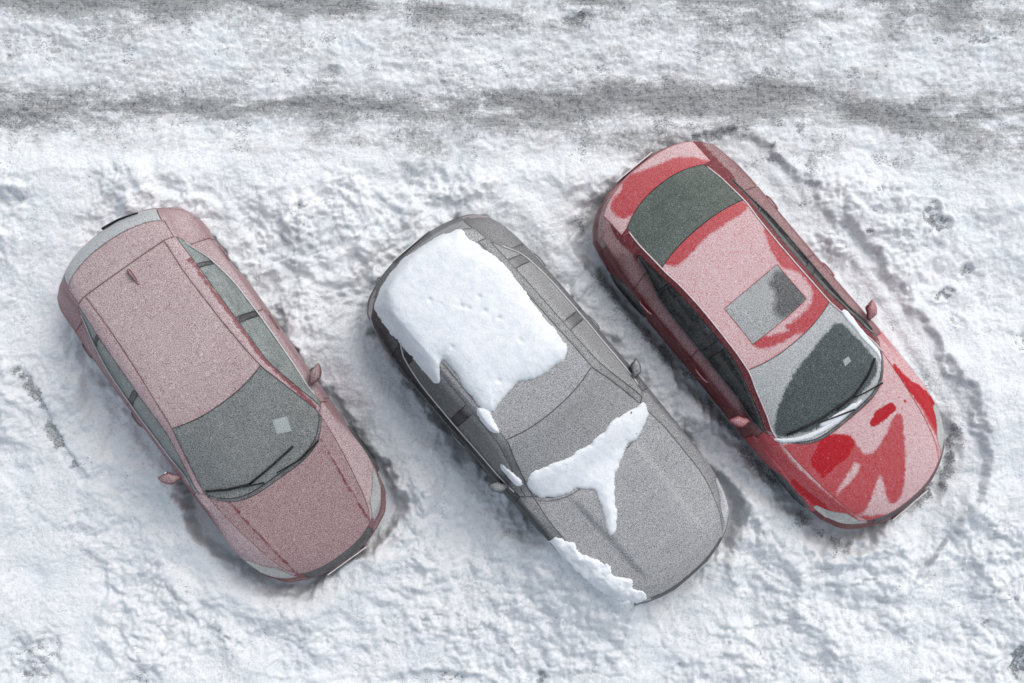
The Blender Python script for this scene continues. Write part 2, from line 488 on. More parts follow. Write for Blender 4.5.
        for hx, hz in S['handles']:
            for sg in (1, -1):
                bm = bmesh.new(); rings = []
                for k in range(9):
                    u = k/8*2-1; x = hx+u*.10; p = s.side_pt(x, hz+.01*u, sg); o_ = .016*(1-abs(u)**4)
                    hh = .014*(1-.35*abs(u)**2)
                    rings.append([(x, p.y+sg*(o_+.010*cy), p.z+hh*cz) for cy, cz in ((1, .6), (.7, 1), (-.8, 1), (-.8, -1), (.7, -1), (1, -.6))])
                loft(bm, rings); bmesh.ops.recalc_face_normals(bm, faces=bm.faces)
                best = None
                for d in doors:
                    co = np.array([v.co[:] for v in d.data.vertices])
                    if co[:, 0].min()-.02 < hx-.08 and hx+.08 < co[:, 0].max()+.06 and np.sign(np.median(co[:, 1])) == sg: best = d
                bm_obj('door_handle', bm, S['mirror_mat'] if S.get('hbody', 1) else M_TRIM, best or s.root)
        if 'fin' in S:
            fx, fy = S['fin']; bm = bmesh.new(); rings = []
            for k in range(9):
                u = k/8; x = fx+.11-u*.20; h = .07*math.sin(min(1, u*1.15)*math.pi/2)**1.3*(1 if u < .85 else 1-(u-.85)*4)+.002; w = .022*(math.sin(min(1, u*2+.1)*math.pi/2))
                z = s.drop(x, fy)[0].z-.01
                rings.append([(x, fy-w, z), (x, fy-w*.7, z+h*.5), (x, fy-.006, z+h+.01), (x, fy+.006, z+h+.01), (x, fy+w*.7, z+h*.5), (x, fy+w, z)])
            loft(bm, rings); bmesh.ops.recalc_face_normals(bm, faces=bm.faces); bm_obj('antenna_fin', bm, S.get('fin_mat', S['mirror_mat']), s.root)
        # number plate, blank, half under snow
        for px_, pz in S['plates']:
            d = 1 if px_ > 0 else -1
            h = s.bvh.ray_cast(Vector((d*5, 0, pz)), Vector((-d, 0, 0)))[0]
            bm = bmesh.new(); x = h.x+d*.006
            r = [(x, -.26, pz-.055), (x, .26, pz-.055), (x, .26, pz+.055), (x, -.26, pz+.055)]
            loft(bm, [r, [(a+d*.012, b, c) for a, b, c in r]]); bmesh.ops.recalc_face_normals(bm, faces=bm.faces)
            bm_obj('number_plate', bm, M_PLATE, s.root, smooth=False)
        if 'sticker' in S:
            poly = S['sticker']; bm = bmesh.new(); g = []
            for u in range(5):
                r = []
                for v in range(5):
                    a = Vector(poly[0]).lerp(Vector(poly[1]), u/4); b = Vector(poly[3]).lerp(Vector(poly[2]), u/4); q = a.lerp(b, v/4)
                    r.append(bm.verts.new(s.drop(q.x, q.y, .004)[0]))
                g.append(r)
            for u in range(4):
                for v in range(4): bm.faces.new((g[u][v], g[u+1][v], g[u+1][v+1], g[u][v+1]))
            bmesh.ops.recalc_face_normals(bm, faces=bm.faces)
            bm_obj('sticker', bm, M_STICK, s.obj['windscreen'][0])
        if S.get('roof_strip'):
            for sg in (1, -1):
                bm = bmesh.new(); j = s.J0+sg*s.jc2
                tube(bm, [Vector(s.top[i, j])+Vector((0, 0, .003)) for i in range(s.key[4]-2, s.key[13], 2)], .0085, 6)
                bm_obj('roof_strip', bm, M_STRIP, s.root)
        if 'rear_wiper' in S:
            bm = bmesh.new(); tube(bm, [s.drop(x, y, .02)[0] for x, y in dens(S['rear_wiper'], .04)], .016, 6, .010)
            bm_obj('rear_wiper', bm, M_BLADE, s.root)

M_STRIP = rime('roof_channel_packed_with_snow', (.35, .05, .06), .75, .45, edge=1., rough=.6)
M_PLATE = rime('number_plate_under_snow', (.6, .6, .6), .8, .5, rough=.5, coat=0, edge=1.)
M_STICK = rime('pale_sticker_behind_frost', (.13, .19, .18), .37, .33, rough=.4, coat=0, edge=1.)
def dens(path, step):
    out = []
    for (a, b) in zip(path[:-1], path[1:]):
        n = max(1, int(math.hypot(b[0]-a[0], b[1]-a[1])/step))
        out += [(a[0]+(b[0]-a[0])*k/n, a[1]+(b[1]-a[1])*k/n) for k in range(n)]
    return out+[path[-1]]

# rows whose window-edge x is nearest to a value
def row_at(s, x, col=3):
    return int(np.argmin(np.abs(s.F[:, col, 0]-x)))

def make_classify(o):
    """o: x stations where panels part"""
    def cl(s, i, a, side, p):
        k = s.key; sg = '+' if side > 0 else '-'
        x3 = s.F[i, 3, 0]; x5 = s.F[i, 4, 0]
        if i < k[4]:                                   # ahead of the windscreen
            if a < s.jc2: return 'cowl_panel' if i >= k[4]-2 else 'bonnet'
            if i < row_at(s, o['lamp_x'], 4) and a > s.jc3-3: return 'headlight#'+sg
            if a < s.jc5 and x5 > o['fender_x']: return 'fender#'+sg
            return ('fender#' if x5 > o['fender_x'] else 'door#f')+sg
        if i < k[7]:
            if a < s.jc2: return 'windscreen'
        elif i < o['roof_end'](s):
            if a < s.jc2:
                if 'sunroof' in o:
                    x0, x1, yy = o['sunroof']
                    if i in range(row_at(s, x1, 1), row_at(s, x0, 1)) and abs(p[1]) < yy: return 'sunroof'
                return 'roof'
        elif i < k[o['glass_top']]:
            if a < s.jc2+o.get('tg', 0): return 'tailgate'
        elif i < k[o['glass_bot']]:
            if a < s.jc2+o.get('rg', 0): return 'rear_window'
        else:
            if a < s.jc3: return o['tailname']
            return ('tail_light#'+sg) if o.get('tail_top') and a < s.jc5 else 'body_side#'+sg
        if s.jc3 <= a < s.jc4 and i < row_at(s, o['win_end'], 3):
            x = x3
            for (xa, xb) in o['pillars']:
                if xb < x < xa: return 'pillar_cover#%.2f' % xa+sg
            n = sum(x < xa for xa, xb in o['pillars'])
            return 'side_window#%d' % n+sg
        if a >= s.jc4:
            if x5 > o['door_rear'] : return ('door#f' if x5 > o['door_mid'] else 'door#r')+sg
        return 'body_side#'+sg
    def sk(s, l, q, n, i0, j0):
        sg = '+' if q[1] > 0 else '-'; x = q[0]
        if x > 0:
            if x > o['bump_f']:
                if l < o['lamp_l'] and abs(q[1]) > o['lamp_y'] : return 'headlight#'+sg
                if o['grille_l'][0] <= l < o['grille_l'][1] and abs(q[1]) < o['grille_y']: return 'grille'
                return 'front_bumper'
            if x > o['lamp_x'] and l < o['lamp_l']: return 'headlight#'+sg
            if x > o['bump_fx']: return 'front_bumper' if l > o['bump_l'] else 'fender#'+sg
        if x > o['fender_x']: return 'fender#'+sg
        if l >= o['sill_l'] and o['bump_r'] < x: return 'sill#'+sg+('r' if x < s.S['axles'][1] else '')
        if x > o['door_mid']: return 'door#f'+sg
        if x > o['door_rear'] : return 'door#r'+sg
        if x < o['bump_r']:
            if l < o['tail_l'] and abs(q[1]) > o['tail_y']: return 'tail_light#'+sg
            if l < o['gate_l'] and abs(q[1]) < o['tail_y']: return o['tailname']
            return 'rear_bumper' if l >= o['gate_l'] or abs(q[1]) < o['tail_y'] else 'body_side#'+sg
        return 'body_side#'+sg
    return cl, sk
M_PINK = rime('burgundy_paint_under_rime', (.13, .011, .016), .50, .10, mid=.33, bare=.06, edge=.62, patch=.12, snow=(.70, .65, .655))
M_PINKM = rime('burgundy_mirror_shell', (.13, .013, .02), .30, .08, edge=1., snow=(.70, .67, .68))
M_PINKS = rime('burgundy_sides_under_thin_rime', (.15, .014, .022), .50, .08, mid=.44, bare=.10, edge=.65, nlo=.15, nhi=.82, wind=.26, patch=.09, snow=(.69, .64, .65))
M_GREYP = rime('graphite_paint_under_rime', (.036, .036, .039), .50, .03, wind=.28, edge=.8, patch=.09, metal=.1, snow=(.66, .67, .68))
M_GREYMI = rime('graphite_mirror_shell', (.03, .031, .034), .32, .05, edge=1.)
M_REDM = rime('red_mirror_shell', (.28, .01, .02), .26, .06, edge=1.)
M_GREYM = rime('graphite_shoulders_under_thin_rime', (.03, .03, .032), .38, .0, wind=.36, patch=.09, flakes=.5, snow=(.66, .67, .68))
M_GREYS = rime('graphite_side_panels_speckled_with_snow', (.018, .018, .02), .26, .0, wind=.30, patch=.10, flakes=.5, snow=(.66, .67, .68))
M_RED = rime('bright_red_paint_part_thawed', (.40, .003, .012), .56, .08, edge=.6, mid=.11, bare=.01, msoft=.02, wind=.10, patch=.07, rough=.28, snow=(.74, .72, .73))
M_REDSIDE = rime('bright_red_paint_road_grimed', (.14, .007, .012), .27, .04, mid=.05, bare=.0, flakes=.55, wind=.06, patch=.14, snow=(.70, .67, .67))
M_GL1 = rime('tinted_glass_under_rime', (.016, .024, .024), .33, .26, mid=.25, bare=.05, rough=.08, coat=0, patch=.12, snow=(.60, .63, .62))
M_GL1R = rime('rear_glass_under_thick_rime', (.02, .026, .028), .62, .60, rough=.1, coat=0, patch=.06, snow=(.68, .71, .72))
M_GL1S = rime('side_glass_under_rime', (.016, .024, .024), .42, .36, mid=.25, rough=.08, coat=0, patch=.3, snow=(.60, .66, .64))
M_GL2 = rime('grey_glass_under_rime', (.02, .022, .024), .50, .30, wind=.26, rough=.08, coat=0, patch=.07, snow=(.62, .63, .63))
M_GL3F = rime('swept_windscreen_glass', (.016, .034, .036), .62, .45, flakes=.5, mid=.10, msoft=.02, bare=.05, rough=.06, coat=0, patch=.05, snow=(.70, .72, .72))
M_GL3R = rime('rear_glass_part_thawed', (.016, .032, .020), .15, .10, flakes=.5, mid=.5, rough=.06, coat=0, patch=.12, snow=(.62, .66, .64))
M_GL3S = rime('side_glass_clear', (.010, .012, .012), .22, .10, rough=.07, coat=0, patch=.3, snow=(.55, .58, .56))
M_SUN3 = rime('sunroof_glass', (.02, .022, .024), .56, .5, mid=.16, edge=1., msoft=.045, rough=.08, coat=0, patch=.16, snow=(.62, .64, .64))
M_LAMP = rime('headlamp_lens_under_frost', (.20, .205, .20), .42, .3, rough=.1, coat=.3, spec=.5, patch=.2, snow=(.72, .73, .72))
M_TAILG = rime('lamp_lens_under_rime', (.10, .03, .03), .55, .3, rough=.2)
M_LAMPD = rime('dark_headlamp_lens', (.07, .075, .08), .6, .4, rough=.1, coat=.5, patch=.15)

def mats_for(paint, side, ws, rear, sidegl, lamp, extra=None):
    def f(nm):
        k = nm.split('#')[0]
        if extra and k in extra: return extra[k]
        if k == 'windscreen': return ws
        if k == 'rear_window': return rear
        if k == 'side_window': return sidegl
        if k == 'headlight': return lamp
        if k == 'tail_light': return M_TAIL
        if k in ('grille', 'pillar_cover', 'sill', 'cowl_panel'): return M_PLASTIC
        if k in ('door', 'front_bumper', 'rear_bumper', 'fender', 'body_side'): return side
        return paint
    return f

def mask_a(s, key, P, at):
    at['sd_bare'] = np.full(len(P), -1.)
    if key == 'bonnet':
        at['sd_bare'] = .012-np.abs(np.abs(P[:, 1])-(.58-.10*(P[:, 0]-1.1)))-10*(P[:, 0] < 1.0)
        at['sd_mid'] = np.full(len(P), 1.)
    elif key in ('body_side', 'fender', 'door'):
        y3 = np.interp(P[:, 0], [-1.6, -.8, 0, .8], [.60, .62, .63, .76])
        at['sd_bare'] = np.where((P[:, 2] > 1.0) & (P[:, 0] > -1.3), .022-np.abs(P[:, 1]-y3), -1)
        at['sd_mid'] = np.full(len(P), -1.)
    else: at['sd_mid'] = np.full(len(P), -1.)
def mask_c(s, key, P, at):
    if key == 'body_side':
        y3 = np.interp(P[:, 0], [-2.0, -1.38, -.8, 0, .8], [.60, .60, .57, .60, .77])
        at['sd_mid'] = np.where(P[:, 2] > 1.0, np.interp(P[:, 0], [-1.4, -1.2], [.09, .035])-np.abs(np.abs(P[:, 1])-y3), -1)
        at['sd_mid'] = np.maximum(at['sd_mid'], np.where((P[:, 0] < -1.6) & (P[:, 1] > 0), .05-np.abs(P[:, 1]-.66), -1))
    if key in ('door', 'body_side'):
        at['sd_mid'] = np.maximum(at['sd_mid'], np.where((P[:, 2] < .84), .022-np.abs(P[:, 2]-.77), -1))
    if key == 'roof':
        e = np.interp(P[:, 0], [-1.5, -1.38, 0], [.0, .0, .0])
CARS = {}
# ---------------- burgundy hatchback
cl, sk = make_classify(dict(lamp_x=1.62, fender_x=.70, door_mid=-.46, door_rear=-1.42, win_end=-1.52,
    pillars=[(-.42, -.48), (-1.15, -1.20)], roof_end=lambda s: s.key[11], glass_top=12, glass_bot=13, tg=5, rg=4, tailname='tailgate', tail_top=True,
    bump_f=1.80, bump_fx=1.70, bump_l=1.6, lamp_l=1.2, lamp_y=.52, grille_l=(.2, 2.6), grille_y=.44, sill_l=4.2, bump_r=-1.72, tail_l=1.5, tail_y=.62, gate_l=2.4))
R1 = [
 ((2.17,0.7),(2.07,0.48,0.685),(2.01,0.6,0.675),(1.93,0.69,0.67),(1.82,0.78,0.665)),
 ((2.02,0.765),(1.93,0.56,0.745),(1.85,0.66,0.73),(1.75,0.75,0.72),(1.62,0.845,0.71)),
 ((1.68,0.855),(1.58,0.645,0.835),(1.53,0.72,0.82),(1.46,0.8,0.8),(1.38,0.875,0.765)),
 ((1.35,0.92),(1.17,0.71,0.9),(1.13,0.77,0.88),(1.1,0.82,0.86),(1.05,0.867,0.81)),
 ((1.08,0.965),(0.8,0.74,0.985),(0.76,0.79,0.985),(0.72,0.825,0.965),(0.74,0.872,0.845)),
 ((0.75,1.14),(0.53,0.685,1.13),(0.48,0.735,1.125),(0.5,0.805,0.96),(0.5,0.877,0.855)),
 ((0.42,1.3),(0.28,0.62,1.28),(0.23,0.68,1.26),(0.22,0.82,0.965),(0.22,0.882,0.86)),
 ((0.15,1.41),(0.06,0.565,1.385),(0,0.645,1.345),(0,0.825,0.97),(0,0.887,0.865)),
 ((-0.25,1.465),(-0.3,0.53,1.44),(-0.3,0.645,1.385),(-0.3,0.83,0.975),(-0.3,0.892,0.87)),
 ((-0.8,1.475),(-0.8,0.5,1.445),(-0.8,0.64,1.39),(-0.8,0.82,0.99),(-0.8,0.897,0.88)),
 ((-1.2,1.46),(-1.2,0.49,1.43),(-1.2,0.635,1.37),(-1.2,0.76,1.06),(-1.2,0.892,0.89)),
 ((-1.6,1.42),(-1.6,0.5,1.39),(-1.57,0.625,1.33),(-1.52,0.66,1.27),(-1.5,0.882,0.9)),
 ((-1.94,1.36),(-1.86,0.5,1.33),(-1.78,0.64,1.26),(-1.74,0.69,1.18),(-1.68,0.875,0.92)),
 ((-2.145,1),(-2.065,0.5,0.99),(-1.975,0.66,0.97),(-1.92,0.73,0.955),(-1.84,0.83,0.93)),
 ((-2.165,0.93),(-2.085,0.5,0.92),(-1.99,0.67,0.91),(-1.95,0.735,0.905),(-1.88,0.81,0.9)),
]
CARS['a'] = dict(name='hatchback_car', label='burgundy hatchback coated all over in pinkish frost, parked leftmost of the three', cat='car',
 org=(-3.168,-.607), ang=-54.2, rows=R1, classify=cl, classify_skirt=sk, axles=(1.36,-1.27), arch=.365, wr=.315, track=.885,
 levels=dict(side=[(.015,.76),(.008,.66),(.018,.48),(.012,.32),(-.03,.20)], front=[(.03,.60),(.055,.52),(.095,.42),(.09,.30),(.03,.19)], rear=[(.01,.80),(.015,.68),(.03,.55),(.03,.38),(.0,.24)]),
 rear_wiper=[(-2.150,0.007),(-2.116,0.203),(-2.038,0.421)],
 mats=mats_for(M_PINK, M_PINKS, M_GL1, M_GL1R, M_GL1S, M_LAMP), mirror=(.43,.89,.985), mlen=.20, mirror_mat=M_PINKM,
 wipers=[([(1.058,-0.159),(0.984,-0.315),(0.890,-0.483)],[(0.772,-0.714),(0.897,-0.505),(0.978,-0.302)]),([(1.030,0.568),(1.083,0.294),(1.046,0.007)],[(0.981,-0.295),(0.962,0.004),(0.925,0.315)])],
 trim_rows=[(lambda s: row_at(s,.62), lambda s: row_at(s,-1.50))], handles=[(-.30,.80),(-1.22,.83)], fin=(-1.47,.03), plates=[(1,.36),(-1,.72)],
 sticker=[(0.585,0.315),(0.636,0.460),(0.790,0.402),(0.730,0.264)],
 masks=lambda s, key, P, at: mask_a(s, key, P, at),
 bulge=lambda x, y: .010*np.exp(-((np.abs(y)-(.58-.10*(x-1.1)))/.02)**2)*sstep(1.0,1.25,x)*sstep(2.0,1.7,x)-.006*np.exp(-((np.abs(y)-.50)/.008)**2)*sstep(-.1,-.2,x)*sstep(-1.62,-1.55,x))
# ---------------- grey crossover
cl, sk = make_classify(dict(lamp_x=1.72, fender_x=.48, door_mid=-.62, door_rear=-1.55, win_end=-1.72,
    pillars=[(-.50, -.62), (-1.36, -1.46)], roof_end=lambda s: s.key[11], glass_top=12, glass_bot=13, tg=5, rg=4, tailname='tailgate', tail_top=True,
    bump_f=1.92, bump_fx=1.80, bump_l=1.8, lamp_l=1.1, lamp_y=.50, grille_l=(.2, 2.4), grille_y=.46, sill_l=3.6, bump_r=-1.90, tail_l=1.4, tail_y=.60, gate_l=2.6))
R2 = [
 ((2.32,.86),(2.21,.56,.85),(2.13,.68,.835),(2.04,.76,.825),(1.92,.83,.815)),
 ((2.12,.955),(1.98,.68,.92),(1.90,.76,.90),(1.80,.82,.885),(1.68,.885,.86)),
 ((1.6,1.03),(1.5,.79,.985),(1.45,.83,.97),(1.42,.865,.95),(1.35,.915,.92)),
 ((1.1,1.08),(.98,.80,1.05),(.95,.835,1.035),(.92,.87,1.02),(.90,.93,.95)),
 ((.80,1.11),(.57,.755,1.11),(.52,.82,1.11),(.48,.865,1.085),(.5,.94,.98)),
 ((.50,1.27),(.35,.71,1.26),(.30,.77,1.25),(.30,.885,1.07),(.3,.945,.99)),
 ((.22,1.43),(.12,.65,1.42),(.06,.71,1.40),(.08,.89,1.075),(.08,.945,.99)),
 ((0.0,1.55),(-.09,.59,1.53),(-.15,.675,1.50),(-.15,.89,1.08),(-.15,.945,1.0)),
 ((-.45,1.605),(-.5,.58,1.58),(-.5,.665,1.54),(-.5,.895,1.09),(-.5,.95,1.0)),
 ((-1.0,1.61),(-1.0,.57,1.58),(-1.0,.66,1.54),(-1.0,.89,1.10),(-1.0,.95,1.01)),
 ((-1.45,1.59),(-1.45,.56,1.56),(-1.45,.65,1.515),(-1.43,.84,1.17),(-1.42,.94,1.02)),
 ((-1.85,1.54),(-1.85,.54,1.51),(-1.82,.64,1.46),(-1.77,.675,1.40),(-1.7,.92,1.04)),
 ((-2.14,1.49),(-2.06,.50,1.46),(-1.99,.63,1.38),(-1.96,.69,1.30),(-1.90,.88,1.05)),
 ((-2.27,1.10),(-2.21,.48,1.09),(-2.14,.66,1.08),(-2.09,.74,1.07),(-2.02,.83,1.06)),
 ((-2.30,1.0),(-2.24,.48,.99),(-2.17,.67,.98),(-2.12,.745,.98),(-2.05,.82,.98)),
]
CARS['b'] = dict(name='crossover_car', label='grey crossover with thick white snow on its roof, parked between the two red cars', cat='car',
 org=(.401,-.787), ang=-49.4, rows=R2, classify=cl, classify_skirt=sk, axles=(1.38,-1.30), arch=.41, wr=.35, track=.925,
 levels=dict(side=[(.02,.88),(.008,.76),(.02,.58),(.03,.42),(-.02,.27)], front=[(.035,.76),(.055,.66),(.085,.52),(.065,.38),(.01,.25)], rear=[(.03,.88),(.04,.76),(.075,.62),(.07,.45),(.02,.30)]),
 mats=mats_for(M_GREYP, M_GREYS, M_GL2, M_GL2, M_GL2, M_LAMPD, dict(fender=M_GREYM, body_side=M_GREYM, pillar_cover=M_GREYP, cowl_panel=M_GREYP, tail_light=M_TAILG)), mirror=(.24,.93,1.08), mlen=.16, mirror_mat=M_GREYMI, trim_mat=M_TRIM,
 wipers=[([(.79,.08),(.70,-.12),(.60,-.35)],[(.58,-.66),(.64,-.40),(.66,-.2),(.66,.02)]),([(.77,.52),(.72,.30),(.68,.15)],[(.68,-.05),(.68,.20),(.62,.42),(.56,.62)])],
 trim_rows=[(lambda s: row_at(s,.40), lambda s: row_at(s,-1.68))], handles=[(-.42,.88),(-1.32,.90)], fin=(-1.75,0), plates=[(1,.45),(-1,.85)],
 bulge=lambda x, y: (.036*sstep(.45,.42,np.abs(y)+.04*(x-1.3))*sstep(.75,1.0,x)*sstep(2.1,1.85,x))+.010*np.exp(-((np.abs(y)-.62)/.02)**2)*sstep(-.1,-.3,x)*sstep(-2.0,-1.8,x))
# ---------------- red saloon
cl, sk = make_classify(dict(lamp_x=1.70, fender_x=.66, door_mid=-.42, door_rear=-1.40, win_end=-1.66,
    pillars=[(-.30, -.40), (-1.16, -1.20)], roof_end=lambda s: s.key[11], glass_top=11, glass_bot=13, tg=0, rg=0, tailname='boot_lid', tail_top=False, sunroof=(-.62,-.17,.37),
    bump_f=1.92, bump_fx=1.76, bump_l=1.6, lamp_l=1.15, lamp_y=.52, grille_l=(.1, 2.4), grille_y=.46, sill_l=4.2, bump_r=-1.95, tail_l=1.6, tail_y=.45, gate_l=2.2))
R3 = [
 ((2.31,0.72),(2.19,0.52,0.7),(2.09,0.66,0.69),(1.99,0.75,0.68),(1.87,0.82,0.67)),
 ((2.12,0.8),(2,0.6,0.77),(1.89,0.71,0.75),(1.79,0.79,0.73),(1.66,0.865,0.72)),
 ((1.65,0.895),(1.53,0.69,0.87),(1.48,0.76,0.85),(1.43,0.82,0.82),(1.36,0.895,0.78)),
 ((1.36,0.945),(1.12,0.73,0.925),(1.08,0.79,0.9),(1.05,0.835,0.87),(1,0.895,0.82)),
 ((1.14,0.98),(0.8,0.745,0.985),(0.74,0.79,0.985),(0.68,0.815,0.965),(0.7,0.895,0.85)),
 ((0.78,1.13),(0.55,0.69,1.12),(0.48,0.735,1.12),(0.48,0.82,0.96),(0.5,0.89,0.86)),
 ((0.42,1.28),(0.27,0.63,1.26),(0.2,0.68,1.25),(0.2,0.78,0.96),(0.2,0.885,0.865)),
 ((0.12,1.385),(0.03,0.57,1.36),(-0.04,0.63,1.335),(-0.04,0.775,0.96),(-0.04,0.88,0.87)),
 ((-0.3,1.435),(-0.3,0.55,1.41),(-0.32,0.605,1.375),(-0.32,0.77,0.965),(-0.3,0.88,0.875)),
 ((-0.75,1.44),(-0.75,0.54,1.415),(-0.75,0.6,1.375),(-0.75,0.765,0.97),(-0.75,0.88,0.88)),
 ((-1.12,1.415),(-1.1,0.55,1.385),(-1.1,0.61,1.345),(-1.1,0.75,0.985),(-1.1,0.88,0.885)),
 ((-1.46,1.35),(-1.38,0.575,1.325),(-1.38,0.635,1.28),(-1.4,0.695,1.07),(-1.35,0.88,0.9)),
 ((-1.78,1.215),(-1.68,0.575,1.19),(-1.66,0.64,1.15),(-1.67,0.665,1.12),(-1.65,0.87,0.915)),
 ((-2.09,1.085),(-1.95,0.55,1.07),(-1.93,0.635,1.05),(-1.9,0.7,1.01),(-1.88,0.835,0.93)),
 ((-2.38,1.03),(-2.3,0.5,1.01),(-2.22,0.64,0.98),(-2.15,0.72,0.96),(-2.06,0.8,0.93)),
]
CARS['c'] = dict(name='saloon_car', label='bright red saloon with a sunroof and bare red thawed patches on its bonnet, parked rightmost', cat='car',
 org=(2.88,.02), ang=-50.2, rows=R3, classify=cl, classify_skirt=sk, axles=(1.40,-1.38), arch=.38, wr=.33, track=.915, step=.02,
 levels=dict(side=[(.03,.79),(.022,.70),(.06,.52),(.045,.34),(.0,.20)], front=[(.03,.61),(.055,.53),(.105,.42),(.10,.30),(.03,.19)], rear=[(.02,.88),(.03,.76),(.06,.58),(.06,.38),(.01,.24)]),
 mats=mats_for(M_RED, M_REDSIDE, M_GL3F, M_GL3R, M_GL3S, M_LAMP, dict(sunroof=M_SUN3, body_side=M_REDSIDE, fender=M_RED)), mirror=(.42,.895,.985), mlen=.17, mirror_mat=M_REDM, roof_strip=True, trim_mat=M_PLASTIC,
 wipers=[([(1.12,.10),(1.04,-.12),(.97,-.30)],[(.86,-.64),(.93,-.40),(.97,-.2),(.98,.02)]),([(1.10,.52),(1.05,.30),(1.0,.15)],[(1.0,-.05),(1.0,.20),(.93,.45),(.84,.62)])],
 trim_rows=[(lambda s: row_at(s,.60), lambda s: row_at(s,-1.62))], handles=[(-.20,.80),(-1.16,.82)], plates=[(1,.38),(-1,.72)],
 sticker=[(0.616,0.310),(0.625,0.388),(0.686,0.378),(0.686,0.293)],
 masks=lambda s, key, P, at: mask_c(s, key, P, at),
 mid=dict(
  bonnet=[[(0.899,-0.793),(1.026,-0.556),(1.118,-0.377),(1.287,-0.090),(1.473,-0.104),(1.613,-0.309),(1.677,-0.537),(1.781,-0.682),(2.069,-0.641),(2.222,-0.627),(1.955,-0.845),(1.463,-0.928),(1.078,-0.916)],
          [(1.412,-0.110),(1.635,-0.113),(1.609,0.126),(1.462,0.409),(1.501,0.507),(1.770,0.320),(2.040,0.118),(2.222,-0.053),(2.240,-0.183),(2.168,-0.236),(1.936,-0.125),(1.850,-0.109),(2.067,-0.424),(2.089,-0.600),(1.796,-0.681),(1.713,-0.595),(1.728,-0.408),(1.642,-0.190),(1.521,-0.318),(1.481,-0.585),(1.391,-0.609),(1.329,-0.312)],
          [(1.096,-0.882),(1.328,-0.791),(1.751,-0.690),(2.120,-0.572),(2.294,-0.244),(2.196,-0.666),(1.938,-0.806),(1.468,-0.910),(1.201,-0.942)]],
  fender=[[(1.272,0.782),(1.496,0.896),(1.720,0.908),(2.003,0.768),(2.019,0.651),(1.810,0.656),(1.510,0.724)],[(0.639,-0.801),(0.820,-0.753),(1.147,-0.771),(1.591,-0.715),(2.150,-0.556),(2.134,-0.744),(1.821,-0.983),(1.411,-1.067),(0.996,-1.003),(0.663,-0.908)]],
  roof=[[(-1.077,0.549),(-0.850,0.440),(-0.674,0.403),(-0.575,0.389),(-0.413,0.517),(-0.179,0.500),(-0.066,0.403),(-0.055,0.185),(-0.083,-0.015),(0.104,0.078),(0.141,0.255),(0.153,0.734),(-0.510,0.767),(-1.028,0.675)],
        [(-1.443,-0.555),(-1.487,-0.407),(-1.473,0.194),(-1.415,0.549),(-1.282,0.576),(-1.280,0.393),(-1.332,0.130),(-1.316,-0.134),(-1.294,-0.375),(-1.300,-0.481)],
        [(-0.219,-0.344),(0.012,0.016),(-0.040,0.451),(0.044,0.436),(0.086,0.023),(-0.059,-0.383)]],
  boot_lid=[[(-2.279,-0.520),(-2.306,-0.313),(-2.402,-0.190),(-2.272,0.155),(-2.190,0.427),(-1.947,0.635),(-1.883,0.610),(-2.024,0.302),(-2.087,-0.100),(-1.997,-0.487),(-2.183,-0.558)]],
  windscreen=[[(0.784,-0.757),(0.647,-0.655),(0.511,-0.484),(0.384,-0.235),(0.335,-0.010),(0.272,0.284),(0.235,0.542),(0.542,0.592),(0.767,0.627),(0.981,0.615),(1.078,0.163),(1.056,-0.298),(0.876,-0.681)]],
  sunroof=[[(-0.565,0.164),(-0.588,0.434),(-0.128,0.475),(-0.120,0.037),(-0.298,0.021),(-0.370,0.166)]],
 ),
 bare=dict(
  bonnet=[[(1.039,-0.863),(1.160,-0.751),(1.419,-0.712),(1.649,-0.707),(1.848,-0.705),(2.148,-0.616),(2.170,-0.691),(1.858,-0.828),(1.434,-0.897),(1.112,-0.911)],
          [(1.217,-0.547),(1.135,-0.391),(1.176,-0.240),(1.312,-0.111),(1.412,-0.110),(1.490,-0.219),(1.487,-0.375),(1.490,-0.507),(1.509,-0.637),(1.416,-0.630),(1.263,-0.644)],
          [(1.329,0.164),(1.288,0.285),(1.327,0.468),(1.386,0.504),(1.444,0.455),(1.440,0.314),(1.437,0.158),(1.370,0.129)],
          [(1.338,0.566),(1.336,0.597),(1.366,0.600),(1.369,0.569)],[(1.413,0.588),(1.418,0.628),(1.457,0.624),(1.452,0.584)],[(1.450,0.514),(1.455,0.553),(1.487,0.540),(1.482,0.501)],[(1.410,0.058),(1.416,0.082),(1.448,0.069),(1.442,0.045)],
          [(1.126,-0.860),(1.329,-0.803),(1.594,-0.741),(1.521,-0.794),(1.319,-0.866)]],
  fender=[[(1.016,0.783),(1.294,0.807),(1.496,0.896),(1.751,0.911),(2.010,0.776),(1.955,0.677),(1.673,0.715),(1.380,0.705),(1.052,0.723)],[(1.278,-0.871),(1.446,-0.840),(1.819,-0.752),(1.840,-0.828),(1.536,-0.903),(1.336,-0.921)]],
 ))
def _lin(a): return a
A = Car(CARS['a']); B = Car(CARS['b']); Cc = Car(CARS['c'])

